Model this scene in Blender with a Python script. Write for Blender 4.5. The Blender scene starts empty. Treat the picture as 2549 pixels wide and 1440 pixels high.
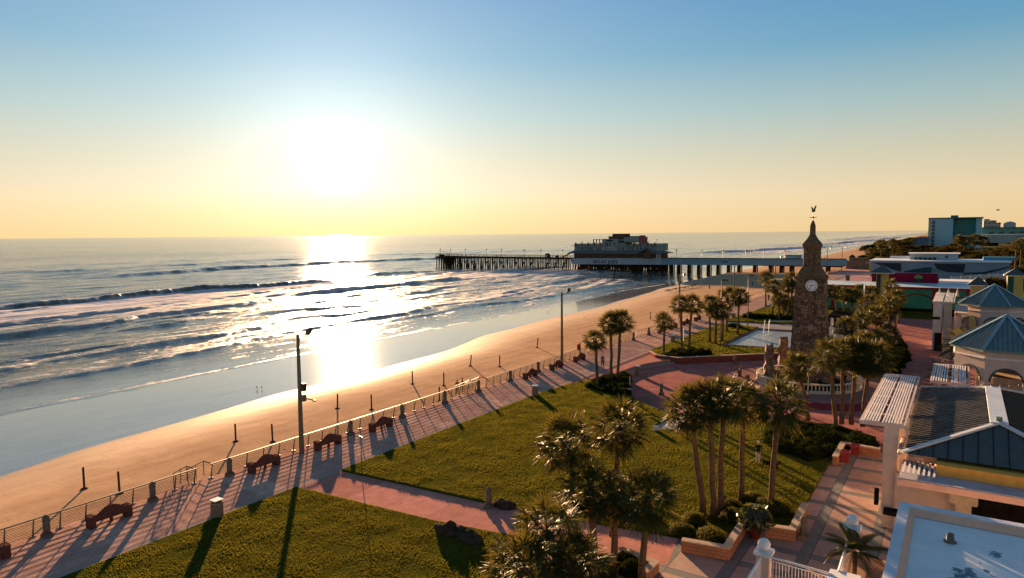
import bpy, bmesh, math, random
import numpy as np
from mathutils import Vector, Matrix
C = bpy.context.scene.collection
SC = bpy.context.scene
PI = math.pi
rnd = random.Random(7)
nr = np.random.default_rng(11)

# ------------------------------------------------------------ survey helpers
# the place was measured from the photograph: these turn a sight line into a
# point of the ground or of an upright plane (camera 17.5 m above the promenade)
FPX = 1700.; CH = 17.5; PT = math.atan(138 / FPX); PH = 0.009; YAW = math.radians(33.4)
def _axes():
    f = (0, math.cos(PT), -math.sin(PT)); u0 = (0, math.sin(PT), math.cos(PT)); r0 = (1, 0, 0)
    c, s = math.cos(PH), math.sin(PH)
    r = tuple(r0[i]*c-u0[i]*s for i in range(3)); u = tuple(r0[i]*s+u0[i]*c for i in range(3))
    def rot(v): return (v[0]*math.cos(YAW)-v[1]*math.sin(YAW), v[0]*math.sin(YAW)+v[1]*math.cos(YAW), v[2])
    return rot(r), rot(f), rot(u)
AR, AF, AU = _axes()
def ray(px, py):
    a = (px-1274.5)/FPX; b = (720-py)/FPX
    return tuple(AF[i]+AR[i]*a+AU[i]*b for i in range(3))
def G(px, py, z=0.):
    d = ray(px, py); t = (z-CH)/d[2]; return (d[0]*t, d[1]*t)
def hz(px, py, base):
    d = ray(px, py); return CH + d[2]/math.hypot(d[0], d[1])*math.hypot(*base)
def upY(px, py, Y):
    d = ray(px, py); t = Y/d[1]; return (d[0]*t, CH+d[2]*t)

# ------------------------------------------------------------ materials
MATS = {}
def nn(nt, typ, **kw):
    n = nt.nodes.new(typ)
    for k, v in kw.items(): setattr(n, k, v)
    return n
def setup(name):
    m = bpy.data.materials.new(name); m.use_nodes = True
    nt = m.node_tree; b = nt.nodes['Principled BSDF']; o = nt.nodes['Material Output']
    MATS[name] = m
    return m, nt, b, o
def coords(nt, world=False, scale=(1, 1, 1)):
    if world: out = nn(nt, 'ShaderNodeNewGeometry').outputs['Position']
    else: out = nn(nt, 'ShaderNodeTexCoord').outputs['Object']
    mp = nn(nt, 'ShaderNodeMapping'); mp.inputs['Scale'].default_value = scale
    nt.links.new(out, mp.inputs['Vector']); return mp.outputs['Vector']
def noise(nt, vec, scale, detail=5, rough=.6, dist=0.):
    n = nn(nt, 'ShaderNodeTexNoise'); n.inputs['Scale'].default_value = scale
    n.inputs['Detail'].default_value = detail; n.inputs['Roughness'].default_value = rough
    n.inputs['Distortion'].default_value = dist
    nt.links.new(vec, n.inputs['Vector']); return n.outputs['Fac']
def ramp(nt, fac, stops, interp='LINEAR'):
    r = nn(nt, 'ShaderNodeValToRGB'); r.color_ramp.interpolation = interp
    e = r.color_ramp.elements
    while len(e) < len(stops): e.new(.5)
    for q, (p, c) in zip(e, stops):
        q.position = p; q.color = (c[0], c[1], c[2], 1) if hasattr(c, '__len__') else (c, c, c, 1)
    nt.links.new(fac, r.inputs['Fac']); return r.outputs['Color']
def mix(nt, fac, a, b, mode='MIX'):
    m = nn(nt, 'ShaderNodeMix', data_type='RGBA', blend_type=mode)
    for sock, v in ((m.inputs['Factor'], fac), (m.inputs['A'], a), (m.inputs['B'], b)):
        if hasattr(v, 'links'): nt.links.new(v, sock)
        elif hasattr(v, '__len__'): sock.default_value = (*v[:3], 1)
        elif sock.type == 'RGBA': sock.default_value = (v, v, v, 1)
        else: sock.default_value = v
    return m.outputs['Result']
def math_(nt, op, a, b=None, c=None):
    m = nn(nt, 'ShaderNodeMath', operation=op)
    for i, v in enumerate((a, b, c)):
        if v is None: continue
        if hasattr(v, 'links'): nt.links.new(v, m.inputs[i])
        else: m.inputs[i].default_value = v
    return m.outputs[0]
def bump(nt, b, h, strength=.5, dist=.05):
    n = nn(nt, 'ShaderNodeBump'); n.inputs['Strength'].default_value = strength; n.inputs['Distance'].default_value = dist
    nt.links.new(h, n.inputs['Height']); nt.links.new(n.outputs['Normal'], b.inputs['Normal'])
def mat(name, c1, c2=None, scale=3., rough=.7, metal=0., bmp=.3, bscale=20., spec=.5, world=False, st=(1, 1, 1), lo=.35, hi=.65):
    if name in MATS: return MATS[name]
    m, nt, b, o = setup(name)
    if c2 is None: c2 = tuple(x*.72 for x in c1)
    v = coords(nt, world, st)
    f = noise(nt, v, scale)
    nt.links.new(ramp(nt, f, [(lo, c2), (hi, c1)]), b.inputs['Base Color'])
    b.inputs['Roughness'].default_value = rough; b.inputs['Metallic'].default_value = metal
    b.inputs['Specular IOR Level'].default_value = spec if rough < .65 else 0.
    if bmp: bump(nt, b, noise(nt, v, bscale, 6), bmp, .02)
    return m
def leafmat(name, c1, c2, tr, rough=.42, spec=.6, trf=.35, scale=1.2, fine=0):
    m, nt, b, o = setup(name)
    v = coords(nt)
    oi = nn(nt, 'ShaderNodeObjectInfo')
    f = noise(nt, v, scale, 3)
    if fine: f = mix(nt, .5, f, noise(nt, v, fine, 3))
    col = ramp(nt, f, [(.35 if not fine else .42, c2), (.65 if not fine else .58, c1)])
    hs = nn(nt, 'ShaderNodeHueSaturation'); nt.links.new(col, hs.inputs['Color'])
    nt.links.new(math_(nt, 'MULTIPLY_ADD', oi.outputs['Random'], .5, .75), hs.inputs['Value'])
    nt.links.new(hs.outputs['Color'], b.inputs['Base Color'])
    b.inputs['Roughness'].default_value = rough; b.inputs['Specular IOR Level'].default_value = spec
    t = nn(nt, 'ShaderNodeBsdfTranslucent'); t.inputs['Color'].default_value = (*tr, 1)
    ms = nn(nt, 'ShaderNodeMixShader'); ms.inputs[0].default_value = trf
    nt.links.new(b.outputs[0], ms.inputs[1]); nt.links.new(t.outputs[0], ms.inputs[2]); nt.links.new(ms.outputs[0], o.inputs['Surface'])
    return m

def brickmat(name, c1, c2, cm, bw, bh, mortar=.02, wall=False, world=True, rough=.75, big=None, bmp=.25, st=(1, 1, 1), rot=0., stain=.35):
    m, nt, b, o = setup(name)
    v = coords(nt, world, st); v_raw = v
    if wall:
        s_ = nn(nt, 'ShaderNodeSeparateXYZ'); nt.links.new(v, s_.inputs[0]); c_ = nn(nt, 'ShaderNodeCombineXYZ')
        nt.links.new(math_(nt, 'ADD', s_.outputs[0], math_(nt, 'MULTIPLY', s_.outputs[1], .8)), c_.inputs[0]); nt.links.new(s_.outputs[2], c_.inputs[1]); v = c_.outputs[0]
    if rot:
        r_ = nn(nt, 'ShaderNodeMapping'); r_.inputs['Rotation'].default_value = (0, 0, rot); nt.links.new(v, r_.inputs['Vector']); v = r_.outputs['Vector']
    br = nn(nt, 'ShaderNodeTexBrick'); nt.links.new(v, br.inputs['Vector'])
    br.inputs['Color1'].default_value = (*c1, 1); br.inputs['Color2'].default_value = (*c2, 1); br.inputs['Mortar'].default_value = (*cm, 1)
    br.inputs['Scale'].default_value = 1; br.inputs['Brick Width'].default_value = bw; br.inputs['Row Height'].default_value = bh
    br.inputs['Mortar Size'].default_value = mortar; br.inputs['Mortar Smooth'].default_value = .3
    f = noise(nt, v, .6, 6)
    col = mix(nt, stain, br.outputs['Color'], ramp(nt, f, [(.3, (.45, .42, .42)), (.7, (1.25, 1.2, 1.15))]), 'MULTIPLY')
    if big:
        col = big(nt, v_raw, col)
    nt.links.new(col, b.inputs['Base Color']); b.inputs['Roughness'].default_value = rough; b.inputs['Specular IOR Level'].default_value = 0.
    h = mix(nt, .4, br.outputs['Fac'], noise(nt, v, 14, 5))
    bump(nt, b, h, bmp, -.02)
    return m

SAND_Z = lambda: None
# wet sand / dry sand boundary (x as a function of y), read off the beach
WE = [G(*p, -2.2) for p in [(-300, 1270), (0, 1188), (200, 1125), (400, 1070), (560, 1025), (700, 985), (850, 950), (1000, 905), (1190, 850), (1300, 810), (1450, 775), (1600, 735), (1720, 700), (1800, 682)]] + [(-94, 330), (-92, 520), (-103, 1000), (-140, 3500)]
WEY = np.array([p[1] for p in WE]); WEX = np.array([p[0] for p in WE]); _o = np.argsort(WEY); WEY = WEY[_o]; WEX = WEX[_o]

def m_sand():
    m, nt, b, o = setup('sand')
    v = coords(nt, True)
    at = nn(nt, 'ShaderNodeAttribute', attribute_name='wet'); wet = at.outputs['Fac']
    f = noise(nt, v, .35, 8, .65); f2 = noise(nt, v, 3, 8, .7)
    sp = noise(nt, v, 1.6, 2, .5)
    dry = ramp(nt, f, [(.3, (.42, .27, .16)), (.7, (.58, .39, .245))])
    dry = mix(nt, ramp(nt, f2, [(.3, 0), (.75, .5)]), dry, (.30, .18, .11))
    tr = noise(nt, coords(nt, True, (.9, .03, 1)), 1.0, 6, .7)
    dry = mix(nt, ramp(nt, tr, [(.52, 0), (.66, .45)]), dry, (.27, .16, .09))
    dry = mix(nt, mix(nt, 1., nn(nt, 'ShaderNodeAttribute', attribute_name='damp').outputs['Color'], .45, 'MULTIPLY'), dry, (.30, .19, .12))
    dry = mix(nt, ramp(nt, sp, [(.24, 1), (.262, 0)]), dry, (.10, .06, .04))
    vs = coords(nt, True, (1.2, .12, 1)); st = noise(nt, vs, 1.2, 6, .6)
    wetc = ramp(nt, st, [(.3, (.22, .21, .20)), (.7, (.36, .33, .30))])
    nt.links.new(mix(nt, wet, dry, wetc), b.inputs['Base Color'])
    damp_ = nn(nt, 'ShaderNodeAttribute', attribute_name='damp').outputs['Fac']; r = mix(nt, ramp(nt, wet, [(.6, 0), (1, 1)]), mix(nt, damp_, .95, .62), .075); nt.links.new(r, b.inputs['Roughness'])
    late = ramp(nt, wet, [(.75, 0), (1, 1)]); damp = nn(nt, 'ShaderNodeAttribute', attribute_name='damp').outputs['Fac']
    nt.links.new(mix(nt, late, 0., .62), b.inputs['Metallic'])
    nt.links.new(mix(nt, late, mix(nt, damp, 0., .1), .9), b.inputs['Specular IOR Level'])
    vr = coords(nt, True, (2.6, .22, 1)); rip = noise(nt, vr, 1.0, 5, .6, .6)
    h = mix(nt, wet, mix(nt, .5, f2, noise(nt, v, 9, 6, .7)), rip)
    bn = nn(nt, 'ShaderNodeBump'); bn.inputs['Distance'].default_value = .05
    nt.links.new(mix(nt, wet, .6, .42), bn.inputs['Strength'])
    nt.links.new(h, bn.inputs['Height']); nt.links.new(bn.outputs['Normal'], b.inputs['Normal'])
    return m
def m_sea():
    m, nt, b, o = setup('sea')
    v = coords(nt, True)
    at = nn(nt, 'ShaderNodeAttribute', attribute_name='foam'); foam = at.outputs['Fac']
    dp = nn(nt, 'ShaderNodeAttribute', attribute_name='shallow').outputs['Fac']
    far = nn(nt, 'ShaderNodeAttribute', attribute_name='offing').outputs['Fac']
    vf = coords(nt, True, (.42, .11, 1)); fn = noise(nt, vf, 1., 9, .72, .8)
    vf2 = coords(nt, True, (1.6, .9, 1)); fn2 = noise(nt, vf2, 1., 6, .75)
    fm = math_(nt, 'ADD', math_(nt, 'MULTIPLY', fn, .65), math_(nt, 'MULTIPLY', fn2, .35))
    t = math_(nt, 'SUBTRACT', 1.0, foam)
    # foam shows where the noise exceeds a threshold that drops as foam rises
    thr = math_(nt, 'MULTIPLY_ADD', t, .30, .275)
    mask = math_(nt, 'MULTIPLY', math_(nt, 'SUBTRACT', fm, thr), 7.); mask = nn_clamp(nt, mask)
    mask = math_(nt, 'MULTIPLY', mask, ramp(nt, foam, [(0., 0), (.06, 1)]))
    water = mix(nt, dp, mix(nt, far, (.050, .052, .034), (.05, .055, .05)), (.16, .18, .17))
    nt.links.new(mix(nt, mask, water, (.66, .64, .66)), b.inputs['Base Color'])
    nt.links.new(mix(nt, mask, mix(nt, dp, mix(nt, far, .08, .11), .075), .85), b.inputs['Roughness'])
    nt.links.new(mix(nt, mask, mix(nt, dp, .0, .5), .0), b.inputs['Metallic'])
    nt.links.new(mix(nt, mask, mix(nt, far, .5, .15), 0.), b.inputs['Specular IOR Level'])
    w1 = noise(nt, coords(nt, True, (.9, .35, 1)), 1., 7, .68, .3)
    w2 = noise(nt, coords(nt, True, (.10, .035, 1)), 1., 5, .6, .4)
    h = math_(nt, 'ADD', math_(nt, 'MULTIPLY', w1, .32), math_(nt, 'MULTIPLY', w2, 1.6))
    h = math_(nt, 'ADD', h, math_(nt, 'MULTIPLY', mask, .12))
    bn = nn(nt, 'ShaderNodeBump'); bn.inputs['Distance'].default_value = .8
    nt.links.new(mix(nt, dp, 1., .2), bn.inputs['Strength'])
    nt.links.new(h, bn.inputs['Height']); nt.links.new(bn.outputs['Normal'], b.inputs['Normal'])
    return m
def nn_clamp(nt, v):
    c = nn(nt, 'ShaderNodeClamp'); nt.links.new(v, c.inputs['Value']); return c.outputs[0]
def m_grass():
    m, nt, b, o = setup('lawn')
    v = coords(nt, True)
    f = noise(nt, v, .45, 7, .65); f2 = noise(nt, v, 4.5, 7, .75); f3 = noise(nt, coords(nt, True, (.5, 2.2, 1)), 1.1, 5)
    c = ramp(nt, f, [(.3, (.05, .065, .010)), (.5, (.085, .095, .012)), (.7, (.125, .105, .016))])
    c = mix(nt, ramp(nt, f2, [(.35, .75), (.7, 0)]), c, (.016, .028, .005))
    c = mix(nt, ramp(nt, f3, [(.55, 0), (.75, .5)]), c, (.10, .078, .02))
    nt.links.new(c, b.inputs['Base Color']); b.inputs['Roughness'].default_value = .95; b.inputs['Specular IOR Level'].default_value = 0.
    bump(nt, b, mix(nt, .5, f2, noise(nt, v, 14, 6, .8)), 1., .12)
    return m
def panels(nt, v, col, px=2.9, py=2.9, band=.55, ox=0., oy=0., pc=(.42, .28, .22), bc=(.20, .20, .20)):
    s = nn(nt, 'ShaderNodeSeparateXYZ'); nt.links.new(v, s.inputs[0])
    def cell(a, per, off):
        fr = math_(nt, 'FLOORED_MODULO', math_(nt, 'ADD', a, off), per)
        return math_(nt, 'GREATER_THAN', fr, band), math_(nt, 'LESS_THAN', math_(nt, 'ABSOLUTE', math_(nt, 'SUBTRACT', fr, band)), .022), math_(nt, 'FLOOR', math_(nt, 'DIVIDE', math_(nt, 'ADD', a, off), per))
    ax, lx, ix = cell(s.outputs[0], px, ox); ay, ly, iy = cell(s.outputs[1], py, oy)
    f = math_(nt, 'MULTIPLY', ax, ay); line = math_(nt, 'MAXIMUM', lx, ly)
    wn = nn(nt, 'ShaderNodeTexWhiteNoise', noise_dimensions='2D'); cx = nn(nt, 'ShaderNodeCombineXYZ')
    nt.links.new(ix, cx.inputs[0]); nt.links.new(iy, cx.inputs[1]); nt.links.new(cx.outputs[0], wn.inputs['Vector'])
    tint = ramp(nt, wn.outputs['Value'], [(0, tuple(x*.8 for x in pc)), (1, tuple(min(1, x*1.12) for x in pc))])
    n1 = noise(nt, v, 1.3, 8, .7)
    base = mix(nt, f, bc, tint)
    base = mix(nt, line, base, (.07, .06, .055))
    return mix(nt, .8, base, ramp(nt, n1, [(.3, (.7, .68, .68)), (.7, (1.15, 1.12, 1.1))]), 'MULTIPLY')

# ------------------------------------------------------------ mesh builder
def chain_loc(o):
    v = Vector((0, 0, 0))
    while o is not None: v += o.location; o = o.parent
    return v
class MB:
    def __init__(s): s.v = []; s.f = []; s.m = []; s.mi = 0
    def add(s, vs, fs):
        k = len(s.v); s.v += [tuple(p) for p in vs]; s.f += [tuple(i+k for i in f) for f in fs]; s.m += [s.mi]*len(fs); return s
    def box(s, x0, y0, z0, x1, y1, z1):
        return s.add([(x0, y0, z0), (x1, y0, z0), (x1, y1, z0), (x0, y1, z0), (x0, y0, z1), (x1, y0, z1), (x1, y1, z1), (x0, y1, z1)],
                     [(0, 3, 2, 1), (4, 5, 6, 7), (0, 1, 5, 4), (1, 2, 6, 5), (2, 3, 7, 6), (3, 0, 4, 7)])
    def cbox(s, c, d, rz=0.):
        x, y, z = c; a, b, h = d[0]/2, d[1]/2, d[2]/2; cs, sn = math.cos(rz), math.sin(rz)
        vs = [(x+u*cs-w*sn, y+u*sn+w*cs, z+t) for t in (-h, h) for u, w in ((-a, -b), (a, -b), (a, b), (-a, b))]
        return s.add(vs, [(0, 3, 2, 1), (4, 5, 6, 7), (0, 1, 5, 4), (1, 2, 6, 5), (2, 3, 7, 6), (3, 0, 4, 7)])
    def prism(s, poly, z0, z1, cap=True):
        n = len(poly); vs = [(p[0], p[1], z0) for p in poly]+[(p[0], p[1], z1) for p in poly]
        a = sum(poly[i][0]*poly[(i+1) % n][1]-poly[(i+1) % n][0]*poly[i][1] for i in range(n))
        fs = [(i, (i+1) % n, (i+1) % n+n, i+n) for i in range(n)]
        if cap: fs += [tuple(range(n, 2*n)), tuple(reversed(range(n)))]
        if a < 0: fs = [tuple(reversed(f)) for f in fs]
        return s.add(vs, fs)
    def tube(s, pts, rad, n=8, cap=True):
        pts = [Vector(p) for p in pts]; R = rad if hasattr(rad, '__len__') else [rad]*len(pts)
        vs = []; fs = []
        for i, p in enumerate(pts):
            d = (pts[min(i+1, len(pts)-1)]-pts[max(i-1, 0)]).normalized()
            a = d.cross(Vector((0, 0, 1)) if abs(d.z) < .9 else Vector((0, 1, 0))).normalized(); b = d.cross(a)
            for k in range(n):
                t = 2*PI*k/n; vs.append(p+(a*math.cos(t)+b*math.sin(t))*R[i])
        for i in range(len(pts)-1):
            for k in range(n): fs.append((i*n+k, i*n+(k+1) % n, (i+1)*n+(k+1) % n, (i+1)*n+k))
        if cap: fs += [tuple(reversed(range(n))), tuple(range((len(pts)-1)*n, len(pts)*n))]
        return s.add(vs, fs)
    def lathe(s, prof, c=(0, 0, 0), n=12, rot=0., sx=1., sy=1.):
        vs = []; fs = []
        for r, z in prof:
            for k in range(n):
                t = 2*PI*k/n+rot; vs.append((c[0]+r*math.cos(t)*sx, c[1]+r*math.sin(t)*sy, c[2]+z))
        for i in range(len(prof)-1):
            for k in range(n): fs.append((i*n+k, i*n+(k+1) % n, (i+1)*n+(k+1) % n, (i+1)*n+k))
        fs += [tuple(reversed(range(n))), tuple(range((len(prof)-1)*n, len(prof)*n))]
        return s.add(vs, fs)
    def build(s, name, m, parent=None, smooth=False, bevel=0.):
        me = bpy.data.meshes.new(name)
        off = chain_loc(parent) if parent is not None else Vector((0, 0, 0))
        me.from_pydata([(v[0]-off.x, v[1]-off.y, v[2]-off.z) for v in s.v], [], s.f)
        for q in (m if isinstance(m, (list, tuple)) else [m]): me.materials.append(q)
        if any(s.m): me.polygons.foreach_set('material_index', s.m)
        if smooth: me.polygons.foreach_set('use_smooth', [True]*len(s.f))
        if bevel:
            bm = bmesh.new(); bm.from_mesh(me)
            bmesh.ops.bevel(bm, geom=[e for e in bm.edges if e.calc_face_angle(0) > .6], offset=bevel, segments=2, affect='EDGES', clamp_overlap=True)
            bm.to_mesh(me); bm.free()
        me.update()
        o = bpy.data.objects.new(name, me); C.objects.link(o); o.parent = parent
        return o
def npmesh(name, V, F, m, parent=None, off=True, smooth=False):
    V = np.asarray(V, float); F = np.asarray(F, int)
    if parent is not None and off: V = V-np.array(chain_loc(parent))
    me = bpy.data.meshes.new(name); k = F.shape[1]
    me.vertices.add(len(V)); me.vertices.foreach_set('co', V.ravel())
    me.loops.add(F.size); me.loops.foreach_set('vertex_index', F.ravel().astype(np.int32))
    me.polygons.add(len(F)); me.polygons.foreach_set('loop_start', np.arange(0, F.size, k, dtype=np.int32))
    me.update(calc_edges=True)
    if smooth: me.polygons.foreach_set('use_smooth', np.ones(len(F), bool))
    me.materials.append(m)
    o = bpy.data.objects.new(name, me); C.objects.link(o); o.parent = parent
    return o
def tag(o, label, cat, group=None):
    o['label'] = label; o['category'] = cat
    if group: o['group'] = group
    return o
def thing(name, label, cat, loc=(0, 0, 0), rz=0., group=None):
    o = bpy.data.objects.new(name, None); C.objects.link(o); o.location = loc; o.rotation_euler = (0, 0, rz)
    o.empty_display_size = .2
    return tag(o, label, cat, group)
def struct(o, kind='structure'):
    o['kind'] = kind; return o
def dup(root, loc, rz=None, label=None, group=None, scale=None):
    def cp(o, par):
        c = o.copy(); C.objects.link(c); c.parent = par
        for ch in list(o.children): cp(ch, c)
        return c
    r = cp(root, None); r.location = loc
    if rz is not None: r.rotation_euler = (0, 0, rz)
    if scale: r.scale = scale
    if label: r['label'] = label
    if group: r['group'] = group
    return r
def inpoly(x, y, poly):
    r = np.zeros(len(x), bool); n = len(poly)
    for i in range(n):
        x1, y1 = poly[i]; x2, y2 = poly[(i+1) % n]
        c = ((y1 > y) != (y2 > y)) & (x < (x2-x1)*(y-y1)/((y2-y1) or 1e-9)+x1); r ^= c
    return r
def sinnoise(x, y, fx, fy, n=14, seed=1):
    g = np.random.default_rng(seed); s = np.zeros_like(x)
    for i in range(n):
        a, b = g.normal(0, 1, 2); s += np.sin(x*fx*a+y*fy*b+g.uniform(0, 6.28))
    return s/math.sqrt(n/2)
def text_mesh(name, txt, size, m, parent, loc, rot, depth=.02, align='LEFT', sx=1.):
    cu = bpy.data.curves.new('txt', 'FONT'); cu.body = txt; cu.size = size; cu.extrude = depth; cu.align_x = align; cu.offset = size*.018
    t = bpy.data.objects.new('txt', cu); C.objects.link(t)
    dg = bpy.context.evaluated_depsgraph_get(); me = bpy.data.meshes.new_from_object(t.evaluated_get(dg))
    M = Matrix.Translation(Vector(loc)-chain_loc(parent)) @ rot.to_4x4() @ Matrix.Diagonal((sx, 1, 1, 1)); me.transform(M)
    bpy.data.objects.remove(t); bpy.data.curves.remove(cu)
    me.materials.clear(); me.materials.append(m)
    o = bpy.data.objects.new(name, me); C.objects.link(o); o.parent = parent
    return o
ROTY = Matrix(((1, 0, 0), (0, 0, -1), (0, 1, 0)))   # text standing up, read from -Y
# ------------------------------------------------------------ camera, sun, sky
cam = bpy.data.cameras.new('camera'); co = bpy.data.objects.new('camera', cam); C.objects.link(co)
cam.sensor_width = 36; cam.lens = 36*FPX/2549; cam.clip_end = 60000; cam.clip_start = .5
co.matrix_world = Matrix(((AR[0], AU[0], -AF[0], 0), (AR[1], AU[1], -AF[1], 0), (AR[2], AU[2], -AF[2], CH), (0, 0, 0, 1)))
SC.camera = co
EL = math.radians(6.2); AZ = math.radians(-47.6)      # azimuth clockwise from +Y
S = Vector((math.sin(AZ)*math.cos(EL), math.cos(AZ)*math.cos(EL), math.sin(EL)))
sl = bpy.data.lights.new('sun', 'SUN'); so = bpy.data.objects.new('sun', sl); C.objects.link(so)
sl.energy = 3.9; sl.angle = math.radians(.6); sl.color = (1, .60, .31)
so.rotation_euler = S.to_track_quat('Z', 'Y').to_euler()
w = bpy.data.worlds.new('World'); SC.world = w; w.use_nodes = True
nt = w.node_tree; bg = nt.nodes['Background']
bg.inputs['Strength'].default_value = .15
sky = nn(nt, 'ShaderNodeTexSky', sky_type='NISHITA'); sky.sun_disc = False; sky.sun_elevation = EL; sky.sun_rotation = AZ
sky.dust_density = 1.5; sky.ozone_density = 2
dirv = nn(nt, 'ShaderNodeTexCoord').outputs['Generated']
sp = nn(nt, 'ShaderNodeSeparateXYZ'); nt.links.new(dirv, sp.inputs[0])
zz = sp.outputs[2]
base = ramp(nt, zz, [(0., (.80, .56, .29)), (.05, (.77, .60, .36)), (.10, (.58, .54, .38)), (.163, (.33, .46, .46)), (.24, (.10, .31, .47)), (.32, (.035, .22, .46)), (.55, (.07, .155, .27)), (1., (.065, .11, .19))])
dp = nn(nt, 'ShaderNodeVectorMath', operation='DOT_PRODUCT'); nt.links.new(dirv, dp.inputs[0]); dp.inputs[1].default_value = S
ang = math_(nt, 'ARCCOSINE', math_(nt, 'MINIMUM', dp.outputs['Value'], .999999))
def expf(k, p=1):
    a = math_(nt, 'DIVIDE', ang, k)
    if p == 2: a = math_(nt, 'MULTIPLY', a, a)
    return math_(nt, 'EXPONENT', math_(nt, 'MULTIPLY', a, -1))
core = math_(nt, 'EXPONENT', math_(nt, 'MULTIPLY', math_(nt, 'POWER', math_(nt, 'DIVIDE', ang, .049), 4.), -1)); tight = expf(.013, 2); halo = expf(.13, 2); wide = expf(.40)
def scaled(f, col):
    return mix(nt, 1., mix(nt, f, (0, 0, 0), (1, 1, 1)), col, 'MULTIPLY')
def addc(a, b): return mix(nt, 1., a, b, 'ADD')
g = addc(addc(scaled(core, (.12, .16, .26)), scaled(tight, (4, 3.4, 2.4))), scaled(halo, (.15, .16, .18)))
g = addc(g, scaled(wide, (.44, .45, .42)))
# the air low over the water takes the white out of the glow
low = ramp(nt, zz, [(0., (1.0, .72, .30)), (.03, (1., .90, .55)), (.065, (1, 1, 1))])
g = mix(nt, 1., g, low, 'MULTIPLY')
nis = mix(nt, 1., sky.outputs['Color'], (.004, .004, .004), 'MULTIPLY')
tot = addc(addc(base, g), nis)
nt.links.new(tot, bg.inputs['Color'])
SC.view_settings.view_transform = 'Standard'; SC.view_settings.look = 'None'; SC.view_settings.gamma = 1
SC.view_settings.exposure = 2.74
SC.render.engine = 'CYCLES'
SC.cycles.max_bounces = 6; SC.cycles.diffuse_bounces = 3; SC.cycles.glossy_bounces = 3; SC.cycles.transmission_bounces = 3; SC.cycles.transparent_max_bounces = 6
SC.cycles.sample_clamp_indirect = 6; SC.cycles.sample_clamp_direct = 60

# ------------------------------------------------------------ beach and sea
def grid_mesh(name, xs, ys, zf, m, attrs=()):
    X, Y = np.meshgrid(xs, ys); x = X.ravel(); y = Y.ravel(); r = zf(x, y)
    z = r[0]; V = np.stack([x, y, z], 1); nx, ny = len(xs), len(ys)
    i = np.arange(nx*ny).reshape(ny, nx)
    F = np.stack([i[:-1, :-1], i[:-1, 1:], i[1:, 1:], i[1:, :-1]], -1).reshape(-1, 4)
    o = npmesh(name, V, F, m, None, False, True)
    for an, av in zip(attrs, r[1:]):
        a = o.data.attributes.new(an, 'FLOAT', 'POINT'); a.data.foreach_set('value', av.astype(np.float32))
    return o
def geo(a, b, first, ratio):
    l = [a]; d = first
    while l[-1] < b: l.append(l[-1]+d); d *= ratio
    return l
def beach_z(x, y):
    xw = np.interp(y, WEY, WEX)
    far = np.interp(y, [0, 360, 520, 1000, 3500], [-92, -99, -100, -112, -150])
    t1 = np.clip((x+45)/(xw+45), 0, 1)
    z = -1.25-.95*t1
    t2 = np.clip((x-xw)/(far-xw), 0, 4); z = z-t2*.62
    z = z+sinnoise(x, y, .25, .12, 10, 3)*.012*np.clip((x-xw)/6+.8, .05, 1)
    # windrow humps on the dry sand
    z = z+sinnoise(x, y, 1.6, 1.1, 16, 5)*.006*np.clip((x-xw)/4, 0, 1)
    d = (x-xw)+sinnoise(x, y, .06, .10, 12, 9)*.55
    wet = 1/(1+np.exp(np.clip(d/.2, -30, 30)))
    damp = 1/(1+np.exp(np.clip((d-4.5)/1.6, -30, 30)))
    return z, wet, damp
bx = np.concatenate([np.arange(-150, -100, 1.4), np.arange(-100, -46, .42), [-46, -44.9]])
by = np.array(list(np.arange(-70, 240, .75))+geo(240, 3600, 1.2, 1.035))
struct(grid_mesh('beach_sand', bx, by, beach_z, m_sand(), ('wet', 'damp')))

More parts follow.
